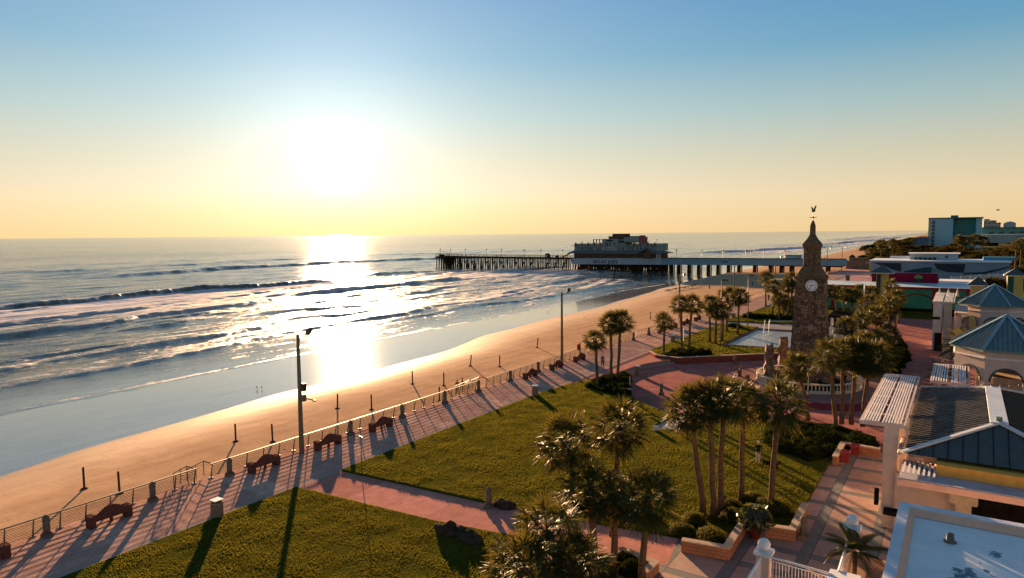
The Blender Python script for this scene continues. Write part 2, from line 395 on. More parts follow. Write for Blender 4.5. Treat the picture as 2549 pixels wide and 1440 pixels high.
ZS = -2.8
def line(pts, ampl, wf=2.2, wb=9., foam=.0, fl=26., e0=.12, e1=.12, jag=.0):
    w_ = np.array([G(*p, ZS) for p in pts]); w_ = w_[np.argsort(w_[:, 1])]
    return dict(y=w_[:, 1], x=w_[:, 0], a=ampl, wf=wf, wb=wb, foam=foam, fl=fl, e0=e0, e1=e1, jag=jag)
WAVES = [
 line([(-260, 1030), (0, 972), (142, 942), (276, 920), (371, 899), (483, 873), (561, 856), (639, 840), (755, 819), (928, 793), (1100, 763), (1221, 745), (1360, 717), (1400, 705)], .27, 1.1, 4, .66, 24, .01, .1),
 line([(-260, 962), (0, 922), (186, 892), (345, 864), (475, 845), (604, 823), (712, 795), (863, 784), (960, 770)], .28, 1.2, 4.5, .70, 24, .01, .2),
 line([(-200, 856), (0, 838), (129, 819), (276, 802), (367, 782), (475, 771), (647, 750), (734, 735), (800, 722)], .45, 1.6, 6, .72, 34, .01, .2, .7),
 line([(-300, 795), (0, 772), (30, 767), (216, 752), (354, 735), (492, 722), (647, 713), (842, 696)], 1.5, 2.2, 8, 1.1, 60, .01, .12, .45),
 line([(700, 738), (880, 720), (1000, 711), (1100, 700), (1183, 694)], .75, 2.4, 9, .35, 24, .2, .2, .3),
 line([(1050, 712), (1177, 748), (1280, 726), (1369, 708), (1433, 693), (1484, 688)][1:], .5, 2.0, 7, .7, 22, .25, .2, .3),
 line([(1060, 786), (1150, 766), (1221, 757), (1390, 737), (1500, 716), (1620, 697)], .30, 1.3, 4, .4, 9, .2, .2),
 line([(885, 687), (1000, 679), (1100, 673)], .8, 3.5, 12, .1, 14, .25, .25),
 line([(1160, 685), (1280, 675), (1356, 667), (1440, 663)], .6, 2.4, 9, .35, 20, .25, .2),
 line([(100, 700), (164, 694), (388, 681), (561, 668), (734, 661), (880, 653), (1079, 646), (1300, 640)], 1.25, 5, 20, .0, 20, .2, .2),
 line([(-200, 700), (35, 681), (259, 672), (450, 660), (647, 648), (900, 640)], .7, 7, 25, .0, 20, .2, .25),
 line([(700, 640), (1200, 628), (1600, 622), (1900, 616)], .6, 8, 25, .0, 20, .2, .25),
 line([(1660, 632), (1800, 628), (2000, 618), (2100, 612)], 1.6, 6, 20, .7, 40, .2, .2),
 line([(1900, 650), (2000, 637), (2100, 622), (2200, 607), (2240, 601)], 1.1, 4, 15, 1.0, 50, .1, .2),
 line([(2000, 617), (2080, 606), (2180, 597), (2250, 590)], 1.6, 6, 20, 1.0, 60, .2, .2),
 line([(2050, 600), (2120, 593), (2200, 588)], 1.7, 8, 24, .9, 60, .2, .2),
 line([(560, 792), (700, 776), (820, 766), (930, 760)], .35, 1.6, 5, .3, 12, .25, .25, .5),
 line([(150, 1012), (276, 974), (388, 964), (560, 940), (700, 921)], .08, .7, 2, .1, 5, .2, .2),
 line([(-100, 1080), (0, 1036), (100, 1012), (200, 996)], .08, .7, 2, .1, 5, .2, .2),
]
gw = random.Random(31)
for _k in range(46):
    yc = gw.uniform(20, 330); xc = gw.uniform(-235, -104); L_ = gw.uniform(14, 60); sl_ = gw.uniform(-.35, -.02)
    WAVES.append(dict(y=np.array([yc-L_, yc, yc+L_]), x=np.array([xc-sl_*L_, xc, xc+sl_*L_]), a=gw.uniform(.10, .26), wf=gw.uniform(.6, 1.2), wb=gw.uniform(1.5, 4), foam=gw.choice([0, .55, .7]), fl=gw.uniform(2, 9), e0=.3, e1=.3, jag=.6))
def sea_z(x, y):
    z = np.zeros_like(x); foam = np.zeros_like(x)
    for k, L in enumerate(WAVES):
        xc = np.interp(y, L['y'], L['x']); y0, y1 = L['y'][0], L['y'][-1]; t = (y-y0)/(y1-y0)
        fade = np.clip(t/L['e0'], 0, 1)*np.clip((1-t)/L['e1'], 0, 1); fade = fade*fade*(3-2*fade)
        j = sinnoise(y, y*0+k, .16, 1, 9, 40+k); j2 = sinnoise(y, x, .9, .25, 12, 60+k)
        d = x-(xc+j*.8+j2*.22*(1+L['jag']))
        p = np.where(d > 0, np.exp(-(d/L['wf'])**2), np.exp(-(np.abs(d)/L['wb'])**1.5))
        a = L['a']*(1+.28*j*(.4+L['jag'])+.10*j2)
        z += a*p*fade
        z -= .25*L['a']*np.exp(-((d-L['wf']*2)/(L['wf']*1.6))**2)*fade
        if L['foam']:
            fb = np.where(d > 0, np.clip((d-L['wf']*.7)/L['wf'], 0, 1)*np.exp(-np.clip(d, 0, 99)/L['fl']), np.exp(-(np.abs(d)/(L['wb']*.35))**2))
            if L['foam'] > .5 and L['a'] < .5: fb = np.where(d > 0, np.exp(-(d/2.2)**2), np.exp(-np.abs(d)/L['fl']))
            foam = np.maximum(foam, L['foam']*fb*np.clip(fade*1.5, 0, 1))
    sh = np.clip((-x-96)/30, 0, 1)
    amb = sinnoise(x, y, .05, .02, 14, 21)*.16+sinnoise(x, y, .22, .08, 22, 22)*.13+sinnoise(x, y, .75, .22, 26, 23)*.05
    surf = np.clip((-x-110)/40, 0, 1)*np.clip((260+x)/60, 0, 1)
    chop = np.maximum(sinnoise(x, y, .35, .14, 24, 31), 0)**1.3*.10*surf
    z += amb*sh*np.clip(1-(-x-600)/4000, .25, 1)+chop
    farf = np.clip((-x-500)/3000, 0, 1)
    z += sinnoise(x, y, .02, .008, 20, 27)*.30*np.clip((-x-180)/300, 0, 1)
    foam = foam*(.82+.22*sinnoise(x, y, .05, .02, 10, 77))
    foam = np.maximum(foam, .46*surf*(.75+.4*sinnoise(x, y, .06, .02, 12, 78)))
    # thin foam margin of the swash
    xs_ = -93.5+np.interp(y, [0, 200, 520, 1000, 3500], [0, -2, -4, -16, -60])+sinnoise(y, y*0, .05, 1, 8, 88)*1.5
    foam = np.maximum(foam, .5*np.exp(-((x-xs_)/.7)**2))
    z *= np.clip((xs_+6-x)/12, 0, 1)
    shallow = np.clip((x+118)/22, 0, 1)
    return ZS+z, np.clip(foam, 0, 1.1), shallow, np.clip((-x-230)/500, 0, 1)
sx = sorted(set([-x for x in geo(460, 30000, .9, 1.06)]+list(np.arange(-460, -290, .8))+list(np.arange(-290, -84, .5))))
sy = np.array(sorted(set([-60-x for x in geo(0, 3000, 6, 1.2)]+list(np.arange(-60, 330, 1.0))+geo(330, 26000, 1.2, 1.035))))
struct(grid_mesh('sea', np.array(sx), sy, sea_z, m_sea(), ('foam', 'shallow', 'offing')))

# ------------------------------------------------------------ inland ground
def sheet(name, poly, z0, z1, m):
    return struct(MB().prism(poly, z0, z1).build(name, m))
m_plaza = brickmat('pink_pavers', (.46, .20, .17), (.37, .155, .135), (.17, .09, .08), .3, .15, .012, big=None, stain=.55)
base_poly = [(-45.0, -70), (400, -70), (4000, 3600), (-60, 3600), (-52, 700), (-46, 420), (-45.2, 300), (-45.0, 161)]
M_SOIL = mat('dune_soil', (.16, .12, .07), (.06, .07, .03), .05, .9, world=True)
sheet('inland_ground', [(-44.9, 160), (4000, 160), (4000, 3600), (-95, 3600), (-66, 1000), (-58, 560), (-50, 420), (-44.9, 330)], -2.2, -.51, M_SOIL)
sheet('plaza', [(-39, -70), (60, -70), (60, 171), (-39, 171)], -2, -.5, m_plaza)

def prom_big(nt, v, col):
    s = nn(nt, 'ShaderNodeSeparateXYZ'); nt.links.new(v, s.inputs[0])
    fr = math_(nt, 'FLOORED_MODULO', s.outputs[1], 9.4); band = math_(nt, 'LESS_THAN', fr, 1.9)
    buff = mix(nt, 1., col, (1.25, 1.35, 1.35), 'MULTIPLY')
    col = mix(nt, math_(nt, 'MULTIPLY', band, .65), col, buff)
    e = math_(nt, 'GREATER_THAN', s.outputs[0], -38.75)
    col = mix(nt, math_(nt, 'MULTIPLY', e, .75), col, (.34, .27, .24))
    return col
m_prom = brickmat('promenade_pavers', (.57, .365, .29), (.46, .275, .22), (.27, .15, .11), .42, .21, .014, big=prom_big, rot=PI/2, stain=.5)
sheet('promenade', [(-45.3, -60), (-38, -60), (-38, 300), (-45.3, 300)], -3.2, 0, m_prom)
sheet('promenade_plaza', [(-45.3, 300), (-20, 300), (-26, 345), (-45.3, 345)], -3.2, 0, mat('faded_pavers', (.52, .30, .26), (.40, .24, .24), .12, world=True))
PC = (-18.0, 80.5)
def arc(c, r, a0, a1, n=28): return [(c[0]+r*math.cos(math.radians(a0+(a1-a0)*i/n)), c[1]+r*math.sin(math.radians(a0+(a1-a0)*i/n))) for i in range(n+1)]
# apron that joins the promenade to the sunken plaza, two curved steps
apr = [(-38, 62)]+[(-36.9, 69.5)]+list(reversed(arc(PC, 17.5, 143, 207)))+[(-36.2, 93.2), (-38, 93.5)]
sheet('plaza_apron', apr, -1, -.002, mat('apron_pavers', (.48, .23, .18), (.38, .18, .15), .8, bscale=5, world=True))
sheet('plaza_step', arc(PC, 17.5, 140, 214)+list(reversed(arc(PC, 16.8, 140, 214))), -1, -.25, mat('step_stone', (.34, .24, .20), (.24, .18, .16), 1., world=True))

M_G = m_grass()
L1 = [(-38.0, 34.35), (-38, 63.4), (-37.4, 68.3), (-36.3, 72.3), (-34.9, 74.9), (-33.9, 74.6), (-33.3, 71.5), (-31.5, 69.2), (-29.6, 67.2), (-26.5, 64.4), (-23.4, 62.2), (-22.6, 61.3), (-22.6, 56.6), (-19.7, 57.4), (-19.9, 60.9), (-17, 62.9), (-13.5, 64.7), (-10, 64.4), (-5.6, 63.6), (-5.6, 60.3), (-7.75, 58.8), (-7.75, 45.2), (-8.0, 41.2), (-13.0, 37.1), (-17.3, 36.1), (-24.7, 35.1)]
LS = [(-38, -40), (-38, 30.2), (-26.2, 31.0), (-21.7, 31.7), (-17.2, 32.2), (-15.9, 31.9), (-14.6, 24), (-14.6, -40)]
L2 = [(-38, 94.1), (-35.4, 90.1), (-32.0, 89.6), (-27.7, 93.9), (-24.5, 97.1), (-21.1, 100.3), (-17.2, 102.2), (-16.8, 106.3), (-30.6, 104.6), (-30.6, 128), (-38, 129)]
L3 = [(-38, 133.6), (-20, 136.5), (-20, 175), (-33, 176), (-36.5, 165), (-38, 150)]
def lawn_mesh(name, poly, top=.16, step=.22, amp=.045):
    P = np.array(poly); x0, y0 = P.min(0); x1, y1 = P.max(0)
    b = MB().prism(poly, -.6, top-.05, True); 
    o = b.build(name, M_G)
    struct(o)
    bm = bmesh.new(); bm.from_mesh(o.data)
    return o
def grass_cover(name, poly, top, dens, h=.075, ymax=200, seed=1):
    g = np.random.default_rng(seed); P = np.array(poly); x0, y0 = P.min(0); x1, y1 = P.max(0)
    y0 = max(y0, 8); n = int((x1-x0)*(y1-y0)*dens)
    x = g.uniform(x0, x1, n); y = g.uniform(y0, y1, n); k = inpoly(x, y, poly)
    f = sinnoise(x, y, .9, .9, 20, 5)*.5+sinnoise(x, y, 2.8, 2.0, 20, 6)*.5
    k &= g.uniform(-2.6, 0., n) < f+.6
    x, y, f = x[k], y[k], f[k]; n = len(x)
    V = []; hh = h*(1.0+.5*np.clip(f, -1, 1.3))*g.uniform(.6, 1.5, n)
    a = g.uniform(0, PI, n); wv = g.uniform(.018, .045, n)
    F = []
    Vs = []
    for s in range(2):
        aa = a+s*1.4; dx, dy = np.cos(aa)*wv, np.sin(aa)*wv; lx, ly = g.normal(0, .035, n), g.normal(0, .035, n)
        Vs += [np.stack([x-dx, y-dy, np.full(n, top-.03)], 1), np.stack([x+dx, y+dy, np.full(n, top-.03)], 1), np.stack([x+lx, y+ly, top+hh], 1)]
    V = np.concatenate(Vs); i = np.arange(n); F = np.concatenate([np.stack([i+n*3*s, i+n*(3*s+1), i+n*(3*s+2)], 1) for s in range(2)])
    o = npmesh(name, V, F, M_BLADE, None, False); struct(o, 'stuff'); return o
M_BLADE = leafmat('grass_blade', (.100, .128, .018), (.040, .064, .011), (.24, .21, .025), .7, .0, .28, .45, 2.6)
for nm, pl in (('lawn', L1), ('lawn', LS), ('lawn', L2), ('lawn', L3)):
    struct(MB().prism(pl, -.62, .14).build(nm, M_G))
g1 = grass_cover('grass', L1, .14, 170, .045, seed=1); g2 = grass_cover('grass', [p if p[1] > 8 else (p[0], 8) for p in LS], .14, 240, .042, seed=2)
g3 = grass_cover('grass', L2, .14, 30, .09, seed=3); g4 = grass_cover('grass', L3, .14, 12, .1, seed=4)

m, nt, b, o_ = setup('path_concrete'); v = coords(nt, True)
c = panels(nt, v, None, 3.3, 40, .0, ox=.8, oy=2, pc=(.54, .26, .21), bc=(.3, .15, .12)); nt.links.new(c, b.inputs['Base Color']); b.inputs['Roughness'].default_value = .8; b.inputs['Specular IOR Level'].default_value = 0
bump(nt, b, noise(nt, v, 30, 6), .3, .01); m_path = m
m, nt, b, o_ = setup('walk_concrete'); v = coords(nt, True)
c = panels(nt, v, None, 3.05, 2.75, .62, ox=.75, oy=.4, pc=(.38, .26, .215), bc=(.155, .16, .16)); nt.links.new(c, b.inputs['Base Color']); b.inputs['Roughness'].default_value = .7; b.inputs['Specular IOR Level'].default_value = .1
bump(nt, b, noise(nt, v, 30, 6), .3, .01); m_walk = m
sheet('path', [(-38, 30.2), (-26.2, 31.0), (-21.7, 31.7), (-17.2, 32.2), (-15.9, 31.9), (-14.0, 32.4), (-12.4, 33.5), (-13.0, 36.8), (-17.3, 36.1), (-24.7, 35.1), (-38, 34.35)], -.6, -.004, m_path)
sheet('pavement', [(-14.6, -40), (30, -40), (30, 61), (-5.6, 61), (-5.6, 60.3), (-7.75, 58.8), (-7.75, 45.2), (-8, 41.2), (-13.0, 36.8), (-12.4, 33.5), (-14.0, 32.4), (-15.9, 31.9), (-14.6, 24)], -.6, 0, m_walk)
sheet('pavement', [(-22.55, 56.7), (-19.75, 57.4), (-19.95, 60.8), (-22.55, 61.2)], -.6, .02, mat('pale_concrete', (.40, .38, .36), (.3, .29, .28), 1.5))
# paving behind the splash pool and the pool itself
m, nt, b, o_ = setup('pool_water'); v = coords(nt, True)
n1 = noise(nt, v, 2.2, 8, .8); nt.links.new(ramp(nt, n1, [(.4, (.16, .21, .23)), (.62, (.34, .38, .40)), (.72, (.75, .78, .78))]), b.inputs['Base Color']); b.inputs['Roughness'].default_value = .25; bump(nt, b, n1, .8, .1)
sheet('pool', [(-30.0, 105.1), (-17.0, 106.8), (-16, 126), (-29.8, 124.8)], -.6, .05, m)
kb = MB()
for a, c_ in (((-30.25, 104.6), (-30.05, 125.2)), ((-30.25, 104.5), (-16.6, 106.4)), ((-30.1, 125.1), (-16, 126.4))):
    kb.tube([(a[0], a[1], .1), (c_[0], c_[1], .1)], .17, 4)
struct(kb.build('pool_kerb', mat('kerb_brick', (.33, .17, .14), (.24, .13, .11), 2)))
sheet('pavement', [(-38, 129), (-30.6, 128), (-30.6, 125.4), (-16, 126.6), (-14, 134), (-20, 136.3), (-38, 133.4)], -.6, -.02, mat('grey_concrete', (.33, .31, .30), (.22, .21, .22), .8, world=True))
# ------------------------------------------------------------ materials of things
M_STEEL = mat('rail_steel', (.20, .16, .12), (.13, .10, .08), 4, .6, .3, .1, spec=.2)
M_DARKM = mat('dark_metal', (.035, .035, .04), (.02, .02, .025), 4, .5, .3, .1)
M_BENCH = mat('bench_masonry', (.15, .065, .05), (.10, .045, .035), 6, .85, 0, .5, 30)
M_BOLL = mat('bollard_concrete', (.20, .17, .13), (.12, .10, .08), 6, .85, 0, .4, 30)
M_POLE = mat('pole_concrete', (.22, .20, .14), (.14, .13, .10), 2, .8, 0, .3, 20, st=(1, 1, .2))
M_CAN = mat('can_aggregate', (.26, .20, .14), (.16, .12, .09), 25, .85, 0, .5, 60)
M_LID = mat('brushed_lid', (.45, .45, .46), None, 5, .3, .8, .1)
M_POST = mat('weathered_post', (.07, .045, .04), (.03, .022, .02), 5, .9, 0, .4, 20)
M_BARK = mat('palm_bark', (.19, .125, .07), (.07, .05, .035), 3, .9, 0, .9, 14, st=(1, 1, 5))
M_FROND = leafmat('palm_leaf', (.040, .070, .015), (.016, .032, .009), (.17, .13, .02), .6, .12, .17)
M_DEAD = leafmat('dry_frond', (.12, .065, .028), (.06, .03, .014), (.2, .1, .03), .7, .3, .25)
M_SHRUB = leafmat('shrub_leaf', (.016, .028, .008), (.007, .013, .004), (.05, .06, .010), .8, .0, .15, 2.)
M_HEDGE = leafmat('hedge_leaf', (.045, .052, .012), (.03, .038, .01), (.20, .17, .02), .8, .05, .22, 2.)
M_STUC = mat('pink_stucco', (.62, .50, .42), (.54, .43, .37), 1.5, .9, 0, .15, 40)
M_WHITE = mat('white_paint', (.78, .76, .74), (.70, .68, .66), 1.5, .6, 0, .05)
M_WALLB = brickmat('planter_block', (.42, .21, .12), (.34, .165, .095), (.16, .10, .07), .4, .2, .015, wall=True, world=False, st=(1, 1, 1))
M_CAP = mat('planter_cap', (.50, .40, .30), (.40, .31, .23), 3, .8, 0, .3)
M_RED = mat('red_pot', (.24, .03, .035), (.17, .02, .025), 3, .45, 0, .1)
M_ROCK = mat('dark_rock', (.075, .055, .04), (.03, .024, .02), 3, .95, 0, .8, 9)

# ------------------------------------------------------------ railing along the beach
def fence(y0, y1, label, x=-45.0, far=False, returns=()):
    t = thing('beach_railing', label, 'railing', (x, y0, 0), group='steel railings along the beach edge of the promenade')
    n = max(1, round((y1-y0)/1.45)); st = (y1-y0)/n
    proto = None
    for k in range(n+1):
        if proto is None:
            b = MB(); b.tube([(x, y0, 0), (x+.03, y0, .3), (x+.20, y0, 1.06)], [.065, .05, .035], 5); b.cbox((x, y0, .02), (.26, .26, .04))
            proto = b.build('post', M_STEEL, t)
        else:
            c = proto.copy(); C.objects.link(c); c.parent = t; c.location = (0, k*st, 0)
    b = MB(); b.cbox((x+.21, (y0+y1)/2, 1.09), (.13, y1-y0+.3, .07)); b.build('top_rail', M_STEEL, t)
    if not far:
        b = MB()
        for k in range(9):
            zz_ = .12+k*.098; b.tube([(x+.02+.17*zz_, y0, zz_), (x+.02+.17*zz_, y1, zz_)], .018, 4)
    else:
        b = MB()
        for k in range(5):
            zz_ = .15+k*.18; b.tube([(x+.02+.17*zz_, y0, zz_), (x+.02+.17*zz_, y1, zz_)], .014, 4)
    b.build('wires', M_STEEL, t)
    for (ya, yb) in returns:       # rails that turn down the beach steps
        r = MB(); r.tube([(x+.2, ya, 1.07), (x-.9, ya, 1.07), (x-3.0, yb, .1)], .045, 5)
        for q in range(5):
            hh = .2+.17*q; r.tube([(x+.1, ya, hh), (x-.9, ya, hh), (x-3.0, yb, hh-1.0)], .012, 4)
        for (px_, pz, z0) in ((-.9, 1.07, 0), (-1.9, .62, -.5), (-3.0, .1, -1.3)):
            r.tube([(x+px_, ya+(yb-ya)*max(0, (-px_-.9)/2.1), z0), (x+px_, ya+(yb-ya)*max(0, (-px_-.9)/2.1), pz)], .035, 5)
        r.build('stair_rail', M_STEEL, t)
    return t
fence(8.2, 27.0, 'steel wire railing with slanted posts, nearest stretch at lower left', returns=((27.0, 27.2),))
fence(28.3, 60.6, 'long steel wire railing with slanted posts, between the two gaps to the beach', returns=((28.3, 28.3), (60.6, 60.8)))
fence(62.6, 104, 'steel wire railing with slanted posts, just past the second gap to the beach', returns=((62.6, 62.6),))
fence(106, 196, 'distant steel railing running beyond the promenade palms', far=True)
fence(232, 318, 'far off railing on the widened promenade beside the pier', x=-44.9, far=True)
sb = MB()
for yy in (27.1, 60.8):
    for q in range(6): sb.box(-45.3-.35*(q+1), yy, -1.5, -45.3-.35*q, yy+1.3, -.18*(q+1))
struct(sb.build('beach_steps', mat('step_concrete', (.38, .30, .24), None, 2)))

# ------------------------------------------------------------ benches
def make_bench():
    t = thing('bench', 'x', 'bench', (0, 0, 0), group='masonry benches facing the sea')
    for s in (-1, 1):
        b = MB(); b.cbox((0, s*1.08, .34), (.62, .34, .68)); b.cbox((-.02, s*1.08, .70), (.68, .40, .06)); b.build('end_block', M_BENCH, t, bevel=.012)
    b = MB(); b.cbox((-.06, 0, .43), (.50, 1.84, .10)); b.build('seat', M_BENCH, t, bevel=.012)
    b = MB(); b.cbox((-.05, .12, .19), (.16, .14, .38)); b.build('centre_leg', M_BENCH, t)
    b = MB(); pts = [(-1.22, .38), (-1.22, .66), (-1.02, .74), (-.98, .80), (-.86, .78)]
    pts += [(-.78+1.56*k/14, .80+.36*math.sin(PI*k/14)) for k in range(15)]+[(.86, .78), (.98, .80), (1.02, .74), (1.22, .66), (1.22, .38)]
    n = len(pts); vs = [(.20, p[0], p[1]) for p in pts]+[(.34, p[0], p[1]) for p in pts]
    b.add(vs, [tuple(range(n)), tuple(reversed(range(n, 2*n)))]+[(i, i+n, (i+1) % n+n, (i+1) % n) for i in range(n)])
    b.build('backrest', M_BENCH, t)
    return t
BEN = [(13.8, 'red masonry bench cut off by the left edge of the photo'), (20.4, 'first whole masonry bench from the left, between the two nearest bollards and the beach steps'),
 (31.6, 'masonry bench just left of the tall pole nearest the camera'), (37.8, 'masonry bench just right of the tall pole nearest the camera'), (44.0, 'masonry bench right of the white signboard, between two bollards'),
 (69.6, 'masonry bench right after the second beach steps, near the far litter bin'), (76.0, 'masonry bench immediately left of the second tall pole'), (82.4, 'masonry bench immediately right of the second tall pole'),
 (113.1, 'distant masonry bench left of the third tall pole, nearest of four'), (119.0, 'distant masonry bench left of the third tall pole, second of four'), (125.5, 'distant masonry bench by the third tall pole, third of four'), (132.5, 'farthest masonry bench along the railing')]
bench0 = make_bench()
for i, (y, lb) in enumerate(BEN):
    if i == 0: bench0.location = (-43.35, y, 0); bench0['label'] = lb
    else: dup(bench0, (-43.35, y, 0), label=lb)

# ------------------------------------------------------------ bollard lights
def make_bollard():
    t = thing('bollard', 'x', 'bollard', (0, 0, 0), group='concrete bollards beside the railing')
    b = MB(); b.cbox((0, 0, .10), (.52, .52, .20)); b.cbox((0, 0, .24), (.42, .42, .08)); b.build('base', M_BOLL, t, bevel=.01)
    b = MB(); b.lathe([(.19, .28), (.19, 1.02)], n=12); b.build('shaft', M_BOLL, t, True)
    b = MB(); b.lathe([(.20, 1.02), (.20, 1.12), (.175, 1.22), (.11, 1.30), (.02, 1.335)], n=12); b.build('dome', M_BOLL, t, True)
    return t
boll0 = make_bollard()
BOL = [(17.3, 'concrete bollard nearest the camera, left of the first whole bench'), (23.6, 'concrete bollard between the first whole bench and the first beach steps'), (29.3, 'concrete bollard right after the first beach steps'),
 (41.2, 'concrete bollard behind the white signboard'), (47.8, 'concrete bollard right of the fifth bench'), (54.3, 'concrete bollard midway between the fifth bench and the second beach steps'), (60.2, 'concrete bollard at the near corner of the second beach steps'),
 (66.6, 'concrete bollard just past the second beach steps'), (73.0, 'concrete bollard between the first two benches past the second beach steps'), (103.0, 'distant concrete bollard behind the pair of tall palms'), (109.5, 'distant concrete bollard just right of the pair of tall palms'),
 (141.5, 'far concrete bollard beyond the last bench'), (148.5, 'farthest concrete bollard next to the railing')]
for i, (y, lb) in enumerate(BOL):
    if i == 0: boll0.location = (-44.25, y, 0); boll0['label'] = lb
    else: dup(boll0, (-44.25, y, 0), label=lb)
def put(px, py, z=0.): return (*G(px, py, z), z)
dup(boll0, put(1217, 1263, 0), label='pale bollard light at the edge of the pink path beside a dark rock', group='bollard lights standing inland')
dup(boll0, put(1646, 984, -.5), label='lone bollard standing on the sunlit pink plaza', group='bollard lights standing inland')
dup(boll0, put(1829, 909, -.5), label='bollard in the shade under the long red planter wall', group='bollard lights standing inland')
dup(boll0, put(1999, 1342, 0), label='bollard light against the corner of the planter with the clipped bushes', group='bollard lights standing inland')
dup(boll0, put(2233, 868, -.5), label='small bollard in the shaded walkway beside the round bush', group='bollard lights standing inland')

# ------------------------------------------------------------ litter bins
def make_bin():
    t = thing('litter_bin', 'x', 'litter bin', (0, 0, 0), group='aggregate litter bins')
    b = MB(); b.lathe([(.36, 0), (.38, .05), (.37, .95), (.39, 1.0), (.33, 1.0), (.31, .9)], n=8, rot=PI/8); b.build('body', M_CAN, t)
    b = MB()
    for q in range(4):
        a = q*PI/2+PI/4; b.tube([(.30*math.cos(a), .30*math.sin(a), .95), (.30*math.cos(a), .30*math.sin(a), 1.16)], .018, 4)
    b.cbox((0, 0, 1.18), (.62, .62, .04)); b.build('lid', M_LID, t)
    return t
bin0 = make_bin()
BINS = [(541, 1290, 0, 'litter bin with silver lid at the corner of the nearest lawn'), (1332, 987, 0, 'litter bin at the far tip of the big lawn'), (1587, 934, -.5, 'litter bin standing against the curved plaza steps'),
        (1675, 853, 0, 'litter bin on the promenade left of two thin palms'), (1826, 793, 0, 'farthest litter bin on the promenade edge')]
for i, (px, py, z, lb) in enumerate(BINS):
    p = put(px, py, z)
    if i == 0: bin0.location = p; bin0['label'] = lb
    else: dup(bin0, p, rz=i*.6, label=lb)

# ------------------------------------------------------------ tall poles
def floodpole(loc, h, label, arm=.9, boxes=False, m=M_POLE, r=(.21, .13), az=.5, group='tall poles with floodlights'):
    t = thing('floodlight_pole', label, 'light pole', loc, group=group)
    x, y, z = loc
    MB().tube([(x, y, z), (x, y, z+h*.35), (x, y, z+h)], [r[0], r[0]*.85, r[1]], 10).build('pole', m, t, True)
    if arm:
        dx, dy = arm*math.cos(az), arm*math.sin(az)
        b = MB(); b.tube([(x, y, z+h-.25), (x+dx, y+dy, z+h-.05)], .035, 5); b.build('arm', M_DARKM, t)
        b = MB(); c = Vector((x+dx, y+dy, z+h+.30)); R_ = Matrix.Rotation(.75, 3, 'X') @ Matrix.Rotation(.3, 3, 'Z')
        vs = [c+R_ @ Vector(q) for q in [(-.26, -.30, -.08), (.26, -.30, -.08), (.26, .30, -.08), (-.26, .30, -.08), (-.17, -.22, .10), (.17, -.22, .10), (.17, .22, .10), (-.17, .22, .10)]]
        b.add(vs, [(0, 3, 2, 1), (4, 5, 6, 7), (0, 1, 5, 4), (1, 2, 6, 5), (2, 3, 7, 6), (3, 0, 4, 7)]); b.tube([(x+dx, y+dy, z+h-.05), c], .04, 5)
        b.build('floodlight', M_DARKM, t)
    if boxes:
        MB().cbox((x+.32, y+.15, z+5.4), (.34, .34, .62)).build('control_box', M_DARKM, t, bevel=.03)
        MB().cbox((x+.30, y+.15, z+4.5), (.30, .34, .5)).build('meter_box', M_POLE, t, bevel=.03)
        b = MB(); b.tube([(x+.45, y+.3, z+4.45), (x+.95, y+.65, z+4.3)], .05, 5); b.cbox((x+.95, y+.65, z+4.28), (.2, .2, .14)); b.build('speaker_horn', M_DARKM, t)
    return t
floodpole((-43.95, 35.6, 0), 9.6, 'thick tall pole nearest the camera with two boxes half way up and a tilted floodlight', boxes=True)
floodpole((-44.35, 79.3, 0), 9.65, 'second tall pole along the railing, standing clear against the surf', r=(.20, .125))
p = G(1679, 797, -.0); floodpole((-46.2, 130, -.8), 9.7, 'third tall pole, rising behind the group of thin palms', r=(.20, .125))
for px, pb, pt, z, lb in ((1827, 758, 655, -1.2, 'thin wooden pole without lamp between two palms and the pier'),):
    gx, gy = G(px, pb, z); floodpole((gx, gy, z), hz(px, pt, (gx, gy))-z, lb, arm=0, r=(.24, .12))
for px, pb, pt, z, lb in ((1929, 742, 643, 0, 'far thin pole overlapping the pier bridge left of the clock tower'), (2058, 678, 620, 0, 'far promenade pole with lamp just right of the clock tower'), (2095, 674, 618, 0, 'far promenade pole with lamp, rightmost before the stone building')):
    gx, gy = G(px, pb, z); floodpole((gx, gy, z), hz(px, pt, (gx, gy))-z, lb, arm=1.4, r=(.18, .10))
def streetlamp(px, pb, pt, z, lb):
    gx, gy = G(px, pb, z); h = hz(px, pt, (gx, gy))-z
    t = thing('lamp_post', lb, 'lamp post', (gx, gy, z), group='slim dark lamp posts on the lawns')
    MB().tube([(gx, gy, z), (gx, gy, z+h)], [.10, .07], 8).build('pole', M_DARKM, t, True)
    b = MB(); b.tube([(gx, gy, z+h-.1), (gx+.45, gy, z+h)], .05, 5); b.cbox((gx+.55, gy, z+h+.05), (.75, .5, .28)); b.build('lamp_head', M_DARKM, t, bevel=.04)
streetlamp(1794, 858, 698, .1, 'slim dark lamp post rising out of the middle palms')
streetlamp(1861, 823, 686, .1, 'slim dark lamp post standing by the corner of the pool lawn')
streetlamp(1922, 786, 700, .1, 'slim lamp post among the far palms left of the tower')
# signboard
sx_, sy_ = G(901, 1182, .1); t = thing('signboard', 'small white signboard seen from behind on a thin post at the lawn edge', 'sign', (sx_, sy_, .1))
MB().tube([(sx_, sy_, .1), (sx_, sy_, 2.95)], .03, 6).build('post', M_DARKM, t)
b = MB(); b.cbox((sx_-.05, sy_+.03, 2.62), (.62, .03, .62), -.3); b.build('panel', mat('sign_back', (.55, .54, .55), None, 5, .5), t)

